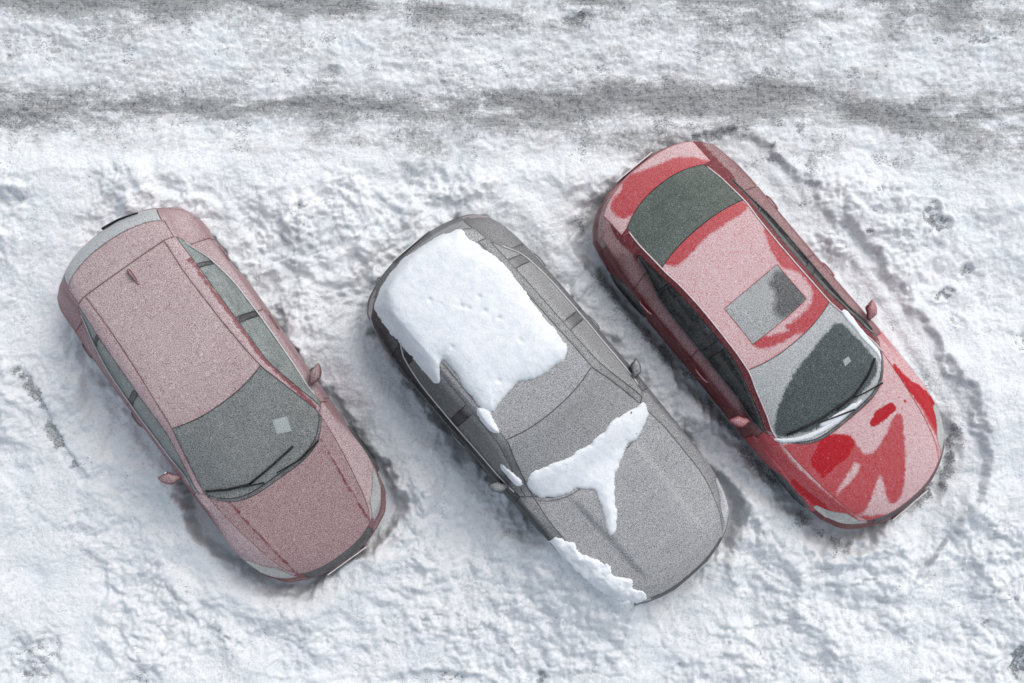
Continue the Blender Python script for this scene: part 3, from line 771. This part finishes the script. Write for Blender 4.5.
# ------------------------------------------------------------------ snow lying on the cars
def slab(name, car, poly, T, R, label, group=None, blur=2, cell=.018, rag=.02, bumpy=0, grow=0., dents=()):
    P = np.array(chaikin(poly)); x0, y0 = P.min(0)-.05; x1, y1 = P.max(0)+.05
    nx = int((x1-x0)/cell)+2; ny = int((y1-y0)/cell)+2
    X, Y = np.meshgrid(np.linspace(x0, x1, nx), np.linspace(y0, y1, ny), indexing='ij')
    Z = np.zeros_like(X)
    for i in range(nx):
        for j in range(ny):
            h = car.bvh.ray_cast(Vector((X[i, j], Y[i, j], 4)), Vector((0, 0, -1)))
            Z[i, j] = h[0].z if h[0] is not None else -1
    S_ = Z.copy()
    ok = Z > 0
    if (~ok).any() and ok.any():
        zz = Z[ok].min(); Z = np.where(ok, Z, zz); S_ = Z.copy()
    for _ in range(blur):
        Zp = np.pad(S_, 1, mode='edge'); S_ = np.maximum(Z, (Zp[:-2, 1:-1]+Zp[2:, 1:-1]+Zp[1:-1, :-2]+Zp[1:-1, 2:])/4)
    sd = grow+sd_poly(X, Y, P)+rag*fbm(X*6+3, Y*6, 4, seed=len(poly))
    t = np.clip(sd/R, 0, 1); prof = np.sqrt(1-(1-t)**2)
    th = T*prof*(1+.12*fbm(X*1.6, Y*1.6, 2, seed=5+len(poly)))+.002*fbm(X*14, Y*14, 3, seed=9)*prof
    for ex, ey in dents: th = th-.022*np.exp(-(((X-ex)**2+(Y-ey)**2)/.022**2))
    if bumpy: th = th*(1+.5*fbm(X*7, Y*7, 4, seed=77))
    top = np.where(sd > 0, S_+th, Z-.012); bot = Z-.02
    keep = sd > -cell*1.6
    idx = -np.ones(X.shape, int); cells = []
    for i in range(nx-1):
        for j in range(ny-1):
            if keep[i, j] and keep[i+1, j] and keep[i, j+1] and keep[i+1, j+1]: cells.append((i, j))
    vs = []; fs = []
    def vid(i, j):
        if idx[i, j] < 0: idx[i, j] = len(vs); vs.append((X[i, j], Y[i, j], top[i, j]))
        return idx[i, j]
    for i, j in cells: fs.append((vid(i, j), vid(i+1, j), vid(i+1, j+1), vid(i, j+1)))
    n = len(vs); rev = {v: k for k, v in enumerate([])}
    bots = [None]*n
    for i in range(nx):
        for j in range(ny):
            if idx[i, j] >= 0: bots[idx[i, j]] = (X[i, j], Y[i, j], bot[i, j])
    edges = {}
    for f in fs:
        for k in range(4):
            e = (f[k], f[(k+1) % 4]); edges[e] = 1
    low = [tuple(v+n for v in f[::-1]) for f in fs]
    sidef = [(b, a, a+n, b+n) for (a, b) in edges if (b, a) not in edges]
    o = mesh_obj(name, vs+bots, fs+low+sidef, M_SNOW)
    o.location = car.root.location; o.rotation_euler = car.root.rotation_euler
    return tag(o, label, 'snow', group)
slab('snow_slab', B, [(-2.084,0.501),(-1.952,0.479),(-1.707,0.556),(-1.484,0.585),(-1.140,0.577),(-0.982,0.553),(-0.768,0.546),(-0.555,0.540),(-0.391,0.523),(-0.342,0.420),(-0.339,0.221),(-0.405,0.014),(-0.473,-0.193),(-0.431,-0.338),(-0.384,-0.474),(-0.429,-0.558),(-0.619,-0.573),(-0.818,-0.567),(-1.019,-0.531),(-1.152,-0.527),(-1.145,-0.614),(-0.951,-0.739),(-1.191,-0.779),(-1.455,-0.785),(-1.735,-0.778),(-1.987,-0.768),(-2.160,-0.634),(-2.289,-0.239),(-2.202,0.185),(-2.146,0.363)],
      .085, .24, 'thick white snow slab covering the grey crossover\'s roof and rear window', blur=16, cell=.013, dents=[(-1.440,-0.035),(-1.384,-0.001),(-1.397,0.160),(-1.246,0.113),(-1.096,0.176),(-1.184,-0.390),(-0.600,-0.249),(-0.781,0.193),(-1.703,-0.247)])
slab('snow_patch', B, [(0.585,0.793),(0.728,0.698),(0.807,0.544),(0.765,0.396),(0.874,0.147),(1.016,-0.047),(1.175,-0.155),(1.365,-0.277),(1.410,-0.387),(1.286,-0.336),(1.074,-0.224),(0.944,-0.196),(0.787,-0.314),(0.788,-0.443),(0.646,-0.658),(0.501,-0.744),(0.366,-0.657),(0.412,-0.457),(0.529,-0.206),(0.557,0.137),(0.513,0.430),(0.602,0.665)],
     .05, .13, 'forked white snow streak across the grey crossover\'s windscreen base and bonnet', blur=8, cell=.011, rag=.022, grow=.024)
slab('snow_clump', B, [(-0.545,-0.594),(-0.475,-0.529),(-0.354,-0.549),(-0.211,-0.561),(-0.178,-0.603),(-0.241,-0.660),(-0.391,-0.657),(-0.504,-0.643)],
     .055, .04, 'small oblong snow clump on the grey crossover\'s roof edge above its side window', blur=3, cell=.012, rag=.01)
slab('snow_clump', B, [(0.060,-0.787),(0.157,-0.771),(0.345,-0.749),(0.406,-0.759),(0.366,-0.823),(0.252,-0.824),(0.109,-0.828)],
     .04, .035, 'little snow clump behind the grey crossover\'s left wing mirror', blur=3, cell=.012, rag=.01)
slab('snow_crust', B, [(1.018,-0.850),(1.136,-0.795),(1.294,-0.760),(1.466,-0.708),(1.660,-0.647),(1.817,-0.612),(1.974,-0.561),(2.139,-0.533),(2.237,-0.518),(2.212,-0.695),(1.933,-0.854),(1.622,-0.985),(1.291,-1.042),(1.042,-0.970)],
     .04, .07, 'crumbling snow crust spilling over the grey crossover\'s front left wing', blur=10, cell=.011, rag=.055, bumpy=1)
slab('snow_ridge', Cc, [(0.184,0.652),(0.250,0.681),(0.500,0.695),(0.719,0.707),(0.854,0.734),(0.962,0.628),(0.813,0.684),(0.664,0.640),(0.422,0.619),(0.219,0.593)],
     .020, .02, 'thin white snow ridge down the right edge of the red saloon\'s windscreen', blur=2, cell=.010, rag=.008)
slab('snow_ridge', Cc, [(0.799,-0.758),(0.906,-0.664),(1.017,-0.446),(1.060,-0.226),(1.079,0.015),(1.083,0.240),(1.122,0.236),(1.134,-0.003),(1.110,-0.268),(1.053,-0.504),(0.933,-0.715),(0.825,-0.794)],
     .020, .02, 'white snow ridge pushed along the foot of the red saloon\'s windscreen', blur=2, cell=.010, rag=.008)
slab('snow_ridge', Cc, [(0.988,-0.313),(1.051,-0.052),(1.064,0.150),(1.102,0.161),(1.105,-0.071),(1.063,-0.291)],
     .020, .02, 'short white snow wedge caught under the red saloon\'s wiper blade', blur=2, cell=.010, rag=.008)

# ------------------------------------------------------------------ ground, one welded sheet
def axis(lo, hi, step, far):
    core = np.arange(lo, hi+1e-6, step); g = []; d = step; p = hi
    while p < far: d *= 1.22; p += d; g.append(p)
    g2 = []; d = step; p = lo
    while p > -far: d *= 1.22; p -= d; g2.append(p)
    return np.array(g2[::-1]+list(core)+g)
gx = axis(-6.5, 6.5, .0175, 70); gy = axis(-4.7, 4.7, .0175, 70)
X, Y = np.meshgrid(gx, gy, indexing='ij')
core = sstep(30, 8, np.hypot(X, Y))
wx = X+.10*fbm(X*1.3, Y*1.3, 3, 31); wy = Y+.10*fbm(X*1.3+9, Y*1.3, 3, 37)
edge = np.interp(X, [-7, -3, 0, 2.0, 3.2, 4.6, 7], [2.25, 2.1, 2.0, 2.05, 1.95, 1.85, 1.7])+.10*fbm(X*1.1, X*0+3, 3, 41)
road = sstep(-.25, .30, Y-edge)
H = .26+.06*fbm(X*.35, Y*.35, 3, 1)+.085*fbm(wx*.9, wy*.9, 3, 3)
rough = .050*(billow(wx*1.5+3, wy*1.9, 4, 11, .55)-.3)+.034*fbm(wx*4.2, wy*5.0, 4, 21, .6)
cl1 = lumps(wx*3.0+7, wy*3.0, 51, .42)*.10+lumps(wx*7.0, wy*7.0+5, 61, .3)*.045
cl2 = lumps(wx*16, wy*16, 71, .25)*.012
dist = .22+.85*sstep(-.25, .40, fbm(X*.55+4, Y*.55, 3, 81))            # churned places and smooth places
smooth_l = np.exp(-(((X+5.1)/1.1)**2+((Y+1.6)/1.2)**2)); smooth_r = sstep(4.2, 5.2, X)*sstep(-1.6, .4, Y)*sstep(2.0, 1.4, Y)
dist = dist*(1-.75*smooth_l)*(1-.6*smooth_r)
# wind crust broken into plates with sharp little edges, and narrow creases between them
pu = fbm(wx*1.7+20, wy*2.0, 4, 401, .55)*4.2; pf = pu-np.floor(pu)
plate = (np.floor(pu)+sstep(.72, 1., pf))*.016
cre = -.040*np.exp(-np.abs(fbm(wx*1.3+8, wy*1.8, 4, 411, .6))/.045)*sstep(-.1, .4, fbm(X*1.9, Y*1.9, 2, 421))
cre2 = -.022*np.exp(-np.abs(fbm(wx*4.1+3, wy*4.6, 3, 431, .6))/.06)*sstep(0, .4, fbm(X*1.3+5, Y*1.3, 2, 441))
park = H+dist*(plate+cre+cre2)+dist*(rough*1.25+cl1+cl2)+.012*fbm(X*11, Y*11, 3, 95, .65)*(.25+.75*dist)+.006*fbm(X*24, Y*24, 3, 91, .6)
rd = .19+.02*fbm(X*.5, Y*.9, 3, 5)+.018*fbm(wx*1.5, wy*4, 4, 15)+.012*fbm(X*5, Y*8, 4, 19, .6)+.010*fbm(X*13, Y*17, 3, 23, .65)+lumps(wx*12, wy*12, 75, .3)*.010
dirt = np.zeros_like(X); grit = np.zeros_like(X)
# wheel tracks worn along the road
bx, by = zip(*[(-6.475,2.539),(-5.802,2.531),(-5.128,2.592),(-4.114,2.620),(-2.417,2.675),(-1.053,2.682),(-0.003,2.642),(1.463,2.730),(3.305,2.763),(4.459,2.619),(5.896,2.533),(6.780,2.491)])
bc = np.interp(X, bx, by)
bw = np.interp(X, [-5.805,-5.130,-3.777,-1.281,0.317,1.923,4.461,5.901], [.24,.24,.12,.16,.20,.24,.20,.20])
b1 = np.exp(-(((Y-bc+.05*fbm(X*1.2, Y*2, 3, 105))/bw))**2)*(.72+.75*fbm(X*.9, Y*3.4, 5, 101, .6))
top_y = [(-5.821,3.711),(5.918,3.839)]
b2 = sstep(3.42, 3.85, Y+.10*fbm(X*.7, Y, 3, 111))*(.5+.9*fbm(X*.9+5, Y*3, 3, 113))
b3 = np.exp(-((Y-bc+.45)/.20)**2)*.35*sstep(-.1, .5, fbm(X*.9+2, Y*2, 3, 117))
spk = .26+.40*fbm(X*1.6, Y*2.2, 4, 121)
dirt += road*(np.clip(b1, 0, 1)+np.clip(b2, 0, 1)*.85+np.clip(b3, 0, 1)+np.clip(spk, 0, .5)*.75)
rd -= .035*np.exp(-((Y-bc)/(bw*1.1))**2)+.03*sstep(3.5, 3.9, Y)
H = park*(1-road)+rd*road
# polished run-out the red car came in by, and the bank beside it
bank = [(2.140,2.545),(2.825,2.295),(3.416,1.724),(3.846,1.244),(4.244,0.902),(4.637,0.264),(4.950,-0.282),(5.217,-0.782),(5.347,-1.291),(5.270,-1.799),(4.945,-2.193)]
d, s, L = d_line(X, Y, bank); jag = .11*fbm(X*2.2, Y*2.2, 5, 131, .6)
inside = sstep(.95, .2, d)*(s < 0)
step_ = sstep(-.06, .06, np.where(s > 0, d, -d)+jag)          # 0 on the track, 1 on the bank
near = sstep(.9, .3, d)*sstep(0, .5, L)
H = H+near*(step_-.5)*.12*sstep(.2, 1.0, L)
tr = [(2.953,2.080),(3.431,1.448),(3.862,0.909),(4.201,0.360),(4.482,-0.120),(4.819,-0.667),(5.043,-1.122)]
for off, a in ((0, 1), (.20, .8), (-.22, .6)):
    d, s, L = d_line(X-off*.83, Y-off*.45, tr); H = H-.018*a*np.exp(-(d/.06)**2)*(1+.9*fbm(X*6, Y*6, 3, 133)); grit += .35*a*np.exp(-(d/.10)**2)*(.5+fbm(X*3, Y*3, 3, 134))
grit += .30*np.exp(-(((X-2.6)/1.3)**2+((Y-2.15)/.55)**2))*(.8+fbm(X*2, Y*2, 4, 136))
# ---- hollows the cars stand in
def rrect(car, hx, hy, ox=0):
    c, s_ = math.cos(car.root.rotation_euler.z), math.sin(car.root.rotation_euler.z)
    dx = X-car.root.location.x; dy = Y-car.root.location.y
    lx = dx*c+dy*s_-ox; ly = -dx*s_+dy*c
    qx = np.abs(lx)-hx+.5; qy = np.abs(ly)-hy+.5
    return np.hypot(np.maximum(qx, 0), np.maximum(qy, 0))+np.minimum(np.maximum(qx, qy), 0)-.5, lx+ox, ly
nz = fbm(X*2.4, Y*2.4, 4, 141); nz2 = fbm(X*7, Y*7, 3, 143)
for car, hx, hy, dep, ox in ((A, 2.16, .89, .04, .04), (B, 2.30, .93, .05, 0.), (Cc, 2.42, .91, .06, 0.)):
    dd, lx, ly = rrect(car, hx, hy, ox)
    w0 = .045*nz+.035*nz2
    if car is A:
        sh = .10*sstep(.2, .7, lx)+.24*np.exp(-(((lx-1.0)/.6)**2+((ly+1.1)/.5)**2))+.06*np.exp(-((lx-2.2)/.4)**2)
        rim = .08*np.exp(-((dd-.36)/.16)**2)*sstep(.2, 1.2, lx)
    elif car is B:
        sh = .03+.26*np.exp(-(((lx-2.15)/.45)**2+((ly-.7)/.45)**2))+.14*np.exp(-(((lx+.5)/.9)**2+((ly+1.0)/.4)**2))
        rim = .05*np.exp(-((dd-.35)/.18)**2)
    else:
        sh = .04+.08*sstep(-.5, -.9, ly)+.14*np.exp(-(((lx-2.3)/.4)**2+((ly-.4)/.6)**2))
        rim = .05*np.exp(-((dd-.45)/.2)**2)
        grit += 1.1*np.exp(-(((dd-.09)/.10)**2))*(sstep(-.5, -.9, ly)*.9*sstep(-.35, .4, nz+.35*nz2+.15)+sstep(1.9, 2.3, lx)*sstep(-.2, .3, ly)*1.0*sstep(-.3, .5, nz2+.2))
    k = sstep(0, 1, (dd+w0+.15-sh)/(.13+.10*np.abs(nz)+(.08 if car is Cc else 0)))
    H = dep+(H+rim-dep)*k
# ---- snow heaped over the crossover's front corner
c, s_ = math.cos(B.root.rotation_euler.z), math.sin(B.root.rotation_euler.z)
lx = (X-B.root.location.x)*c+(Y-B.root.location.y)*s_; ly = -(X-B.root.location.x)*s_+(Y-B.root.location.y)*c
inner = [(0.232,-1.899),(0.461,-2.181),(0.658,-2.377),(0.854,-2.529),(1.028,-2.627),(1.181,-2.736),(1.355,-2.877),(1.508,-2.921)]
pl = inner+[(1.899,-3.268),(0.922,-4.543),(-1.441,-3.256),(-0.909,-1.759)]
sp = sd_poly(X, Y, pl)+.045*fbm(X*6, Y*6, 4, 151)
dl, _, Ll = d_line(X, Y, inner)
pile = .24+(.64*sstep(-.03, .06, sp)*np.exp(-(dl/.62)**1.2)*sstep(.02, .45, Ll)*sstep(0, .30, Ll.max()-Ll+.02))+sstep(-.03, .1, sp)*(.05*fbm(X*5, Y*5, 5, 153, .6)+lumps(X*6, Y*6, 155, .4)*.07)
H = np.where(sp > -.04, np.maximum(H, pile), H)
# ---- footprints and scuffs
GX_, GY_ = X, Y
def pit(px, py, ang, a, b, dpt, gr, seed):
    global H, grit
    R_ = max(a, b)*2.6; i0, i1 = np.searchsorted(gx, [px-R_, px+R_]); j0, j1 = np.searchsorted(gy, [py-R_, py+R_])
    if i1 <= i0 or j1 <= j0: return
    X = GX_[i0:i1, j0:j1]; Y = GY_[i0:i1, j0:j1]
    c, s_ = math.cos(ang), math.sin(ang); u = (X-px)*c+(Y-py)*s_; v = -(X-px)*s_+(Y-py)*c
    r = np.sqrt((u/a)**2+(v/b)**2)+.35*fbm(X*9, Y*9, 3, seed)
    H[i0:i1, j0:j1] += -dpt*sstep(1.05, .55, r)+dpt*.35*np.exp(-((r-1.2)/.2)**2); grit[i0:i1, j0:j1] += gr*sstep(1.2, .5, r)*sstep(-.5, .3, fbm(X*14, Y*14, 3, seed+1)+.1)
for k, (p, an, a, b, dp, gr) in enumerate((((4.790,1.454), 1.2, 0.150, 0.115, .05, 1.02), ((4.880,1.316), .3, 0.138, 0.092, .05, 0.96), ((5.172,0.813), .2, 0.138, 0.069, .05, 0.96), ((4.916,0.538), .4, 0.150, 0.069, .05, 1.02),
    ((4.173,1.727), .2, 0.069, 0.046, .03, 0.96), ((4.170,1.474), 1.3, 0.057, 0.115, .03, 0.54), ((4.053,1.245), 0, 0.057, 0.034, .02, 0.96), ((5.026,0.242), .9, 0.069, 0.103, .03, 0.60), ((5.757,-0.008), .9, 0.092, 0.161, .03, 0.72),
    ((2.143,-2.389), 0, 0.069, 0.057, .04, 0.96), ((2.358,-2.412), 0, 0.057, 0.046, .03, 0.00), ((5.573,-2.890), 0, 0.040, 0.034, .02, 1.08), ((5.663,-2.902), 0, 0.040, 0.034, .02, 1.08), ((5.329,-3.158), 0, 0.040, 0.034, .02, 1.08),
    ((-0.920,-3.768), 0, 0.517, 0.103, .06, 0.42), ((0.319,-3.751), 0, 0.081, 0.092, .05, 0.96), ((5.697,-3.618), 1.4, 0.230, 0.115, .06, 1.08), ((-5.284,-3.497), .5, 0.322, 0.253, .04, 0.60), ((-4.135,-3.732), .5, 0.230, 0.092, .04, 0.60),
    ((-2.587,-3.651), 0, 0.115, 0.081, .03, 0.24), ((0.197,-2.106), 0, 0.057, 0.023, .02, 0.60), ((-4.843,-1.952), .3, 0.115, 0.057, .02, 0.36), ((-2.445,1.451), .9, 0.138, 0.057, .05, 0.54), ((-2.589,1.133), -.7, 0.184, 0.046, .04, 0.36),
    ((2.310,2.350), .2, 0.230, 0.069, .04, 1.08), ((0.720,3.687), .2, .18, .08, .03, 1.0), ((-2.056,3.045), .2, .10, .08, .03, .7), ((5.400,3.485), 0, .22, .08, .02, .9), ((-0.484,3.493), 0, .2, .03, .01, .8),
    ((-5.477,3.357), 0, .5, .18, .02, .5), ((-5.632,2.475), 0, .3, .12, .02, .9), ((2.152,2.711), 0, .5, .1, .01, .5), ((0.717,2.553), 0, .35, .07, .01, .7))):
    pit(p[0], p[1], an, a, b, dp, gr, 200+3*k)
d, s, L = d_line(X, Y, [(-5.487,-0.359),(-5.305,-0.616),(-5.167,-0.951),(-4.985,-1.252),(-4.782,-1.542)])
m = sstep(.10, .03, d+.03*fbm(X*8, Y*8, 3, 301)); H = H-.05*m; grit = grit+1.15*m*sstep(-.5, .3, fbm(X*5, Y*5, 3, 303)+.25*np.sin(L*9))
d, s, L = d_line(X, Y, [(-4.517,-1.453),(-4.477,-1.118),(-4.413,-0.895),(-4.483,-0.672)])
H = H-.05*sstep(.09, .02, d+.05*fbm(X*5, Y*5, 3, 305))
# trampled rows between the cars
d, s, L = d_line(X, Y, [(-2.899,0.566),(-2.390,-0.053),(-1.825,-0.895),(-1.317,-1.679),(-1.259,-2.459)])
H = H-.035*np.exp(-(d/.22)**2)*(1+.8*np.sin(L*16+2*nz)*.6)
d, s, L = d_line(X, Y, [(0.539,1.028),(1.104,0.235),(1.667,-0.669),(2.285,-1.458),(2.790,-2.020)])
H = H-.05*np.exp(-(d/.22)**2)*(1+.6*nz2)
grit = grit+road*0+.55*sstep(.42, .62, fbm(X*3.1, Y*3.1, 5, 171))*(.6+.4*road)
H = H*core+.15*(1-core)
grit = np.clip(grit, 0, 1.3)*core; dirt = np.clip(dirt, 0, 1.2)
nx, ny = X.shape
V = np.stack([X, Y, H], -1).reshape(-1, 3)
ii, jj = np.meshgrid(np.arange(nx-1), np.arange(ny-1), indexing='ij'); a = (ii*ny+jj).ravel()
Fq = np.stack([a, a+ny, a+ny+1, a+1], 1); isroad = (road[:-1, :-1].ravel() > .5)
N = NT('packed_snow_ground')
n1 = N.noise(2.2, 5, .6); n2 = N.noise(26, 4, .7); n3 = N.noise(85, 3, .75)
st = N.noise(1., 5, .68, N.vmap((4.0, 60., 8.))); st2 = N.noise(1., 4, .7, N.vmap((14., 34., 20.))); st3 = N.noise(1., 5, .72, N.vmap((38., 60., 40.)))
dm = N.attr('dirt'); gm = N.attr('grit')
sn = N.mixc(N.ramp(n1, .3, .7), (.80, .845, .87), (.88, .90, .915)); sn = N.mixc(N.ramp(n2, .35, .7, 0, .30), sn, (.66, .72, .76))
rs = N.math('MULTIPLY', N.ramp(N.noise(8, 4, .7), .40, .62, 0, .75), N.ramp(dm, .02, .25))
sn = N.mixc(rs, sn, (.60, .61, .62))
k1 = N.math('ADD', N.math('MULTIPLY', st, .5), N.math('MULTIPLY', st2, .5))
k1 = N.math('ADD', N.math('MULTIPLY', k1, .6), N.math('MULTIPLY', N.noise(15, 5, .75), .4))
f1 = N.ramp(N.math('ADD', k1, N.math('MULTIPLY', dm, .30)), .57, .72)
f2 = N.ramp(N.math('ADD', N.math('MULTIPLY_ADD', st3, .55, N.math('MULTIPLY', k1, .45)), N.math('MULTIPLY', dm, .17)), .60, .72)
col = N.mixc(N.math('MULTIPLY', f1, .66), sn, N.mixc(N.ramp(N.math('ADD', N.math('MULTIPLY', st2, .5), N.math('MULTIPLY', N.noise(40, 4, .75), .5)), .42, .58), (.22, .225, .22), (.52, .53, .53))); col = N.mixc(N.math('MULTIPLY', f2, .85), col, (.17, .18, .18))
mA = N.noise(13, 8, .80); mB = N.noise(34, 4, .72); mC = N.noise(1.3, 3, .6)
mt = N.math('ADD', N.math('MULTIPLY', mA, .5), N.math('MULTIPLY', mB, .5)); mt = N.math('ADD', mt, N.math('MULTIPLY', N.math('SUBTRACT', mC, .5), .22))
col = N.mixc(N.ramp(mt, .505, .60, 0, .55), col, (.58, .63, .665))
col = N.mixc(N.math('MULTIPLY', N.ramp(N.math('ADD', mt, N.math('MULTIPLY', dm, .11)), .55, .61), N.ramp(dm, .08, .5, 0, .75)), col, (.36, .375, .38))
ln = N.noise(1., 4, .7, N.vmap((2.6, 120., 20.)))
col = N.mixc(N.math('MULTIPLY', N.ramp(ln, .54, .62), N.ramp(dm, .30, .85, 0, .62)), col, (.15, .155, .15))
ck = N.noise(24, 4, .8)
col = N.mixc(N.math('MULTIPLY', N.ramp(N.math('ADD', ck, N.math('MULTIPLY', dm, .06)), .615, .66), N.ramp(dm, .05, .6, .15, .8)), col, (.12, .125, .125))
sp4 = N.noise(52, 3, .7); sn_ = N.noise(3.1, 4, .65)
f4 = N.ramp(N.math('ADD', sp4, N.math('MULTIPLY', N.math('SUBTRACT', sn_, .5), .35)), .60, .74)
col = N.mixc(N.math('MULTIPLY', f4, .55), col, (.40, .43, .45))
f3 = N.ramp(N.math('ADD', st3, N.math('MULTIPLY', gm, .34)), .66, .76)
col = N.mixc(N.math('MULTIPLY', f3, .80), col, N.mixc(N.ramp(N.noise(46, 4, .75), .40, .60), (.09, .10, .105), (.46, .49, .51)))
N.L(col, N.b.inputs['Base Color']); N.b.inputs['Roughness'].default_value = .85
N.L(N.bump(n3, .5, .010, N.bump(n2, .6, .035, N.bump(N.math('MULTIPLY', k1, N.ramp(dm, 0, .5)), .5, .03))), N.b.inputs['Normal'])
M_GROUND = N.m
for nm, sel in (('road', isroad), ('snow_ground', ~isroad)):
    f = Fq[sel]; us = np.unique(f); mp = np.zeros(len(V), int); mp[us] = np.arange(len(us)); f = mp[f]; v = V[us]
    me = bpy.data.meshes.new(nm); me.vertices.add(len(v)); me.vertices.foreach_set('co', v.ravel().astype(np.float32))
    me.loops.add(f.size); me.loops.foreach_set('vertex_index', f.ravel().astype(np.int32))
    me.polygons.add(len(f)); me.polygons.foreach_set('loop_start', (np.arange(len(f))*4).astype(np.int32)); me.polygons.foreach_set('loop_total', np.full(len(f), 4, np.int32))
    me.polygons.foreach_set('use_smooth', [True]*len(f))
    for an, arr in (('dirt', dirt), ('grit', grit)):
        me.attributes.new(an, 'FLOAT', 'POINT').data.foreach_set('value', arr.ravel()[us].astype(np.float32))
    me.update(); me.validate(); me.materials.append(M_GROUND)
    tag(link(bpy.data.objects.new(nm, me)), kind='structure')
def ground_z(x, y):
    return H[int(np.argmin(np.abs(gx-x))), int(np.argmin(np.abs(gy-y)))]

# ------------------------------------------------------------------ light, camera
w = bpy.data.worlds.new('World'); SC.world = w; w.use_nodes = True; nt = w.node_tree
bg = nt.nodes['Background']; sky = nt.nodes.new('ShaderNodeTexSky'); sky.sky_type = 'NISHITA'; sky.sun_disc = False
EL, AZ = math.radians(52), math.radians(35)      # azimuth from +Y towards +X
sky.sun_elevation = EL; sky.sun_rotation = AZ; sky.air_density = 1.0; sky.dust_density = 4.0; sky.ozone_density = 1.0
hs = nt.nodes.new('ShaderNodeHueSaturation'); hs.inputs['Saturation'].default_value = .50; hs.inputs['Hue'].default_value = .487
nt.links.new(sky.outputs[0], hs.inputs['Color']); nt.links.new(hs.outputs[0], bg.inputs['Color'])
bg.inputs['Strength'].default_value = .15
sd = bpy.data.lights.new('sun', 'SUN'); sd.energy = .6; sd.angle = math.radians(35); sd.color = (1, .985, .96)
so = link(bpy.data.objects.new('sun', sd)); so.location = (0, 0, 30)
dr = -Vector((math.cos(EL)*math.sin(AZ), math.cos(EL)*math.cos(AZ), math.sin(EL))); so.rotation_euler = dr.to_track_quat('-Z', 'Y').to_euler()
cd = bpy.data.cameras.new('camera'); co = link(bpy.data.objects.new('camera', cd)); co.location = (-.48, -.92, 18)
fw = Vector((0, 0, 0))-co.location; fw.normalize(); rt = fw.cross(Vector((0, 1, 0))).normalized(); up = rt.cross(fw)
co.rotation_euler = Matrix((rt, up, -fw)).transposed().to_euler()
cd.sensor_width = 36; cd.angle = 2*math.atan(5.85/18.05); cd.clip_end = 400; cd.clip_start = .5
SC.camera = co
vs_ = SC.view_settings; vs_.view_transform = 'Standard'; vs_.look = 'None'; vs_.gamma = 1; vs_.exposure = 0.15
SC.render.engine = 'CYCLES'
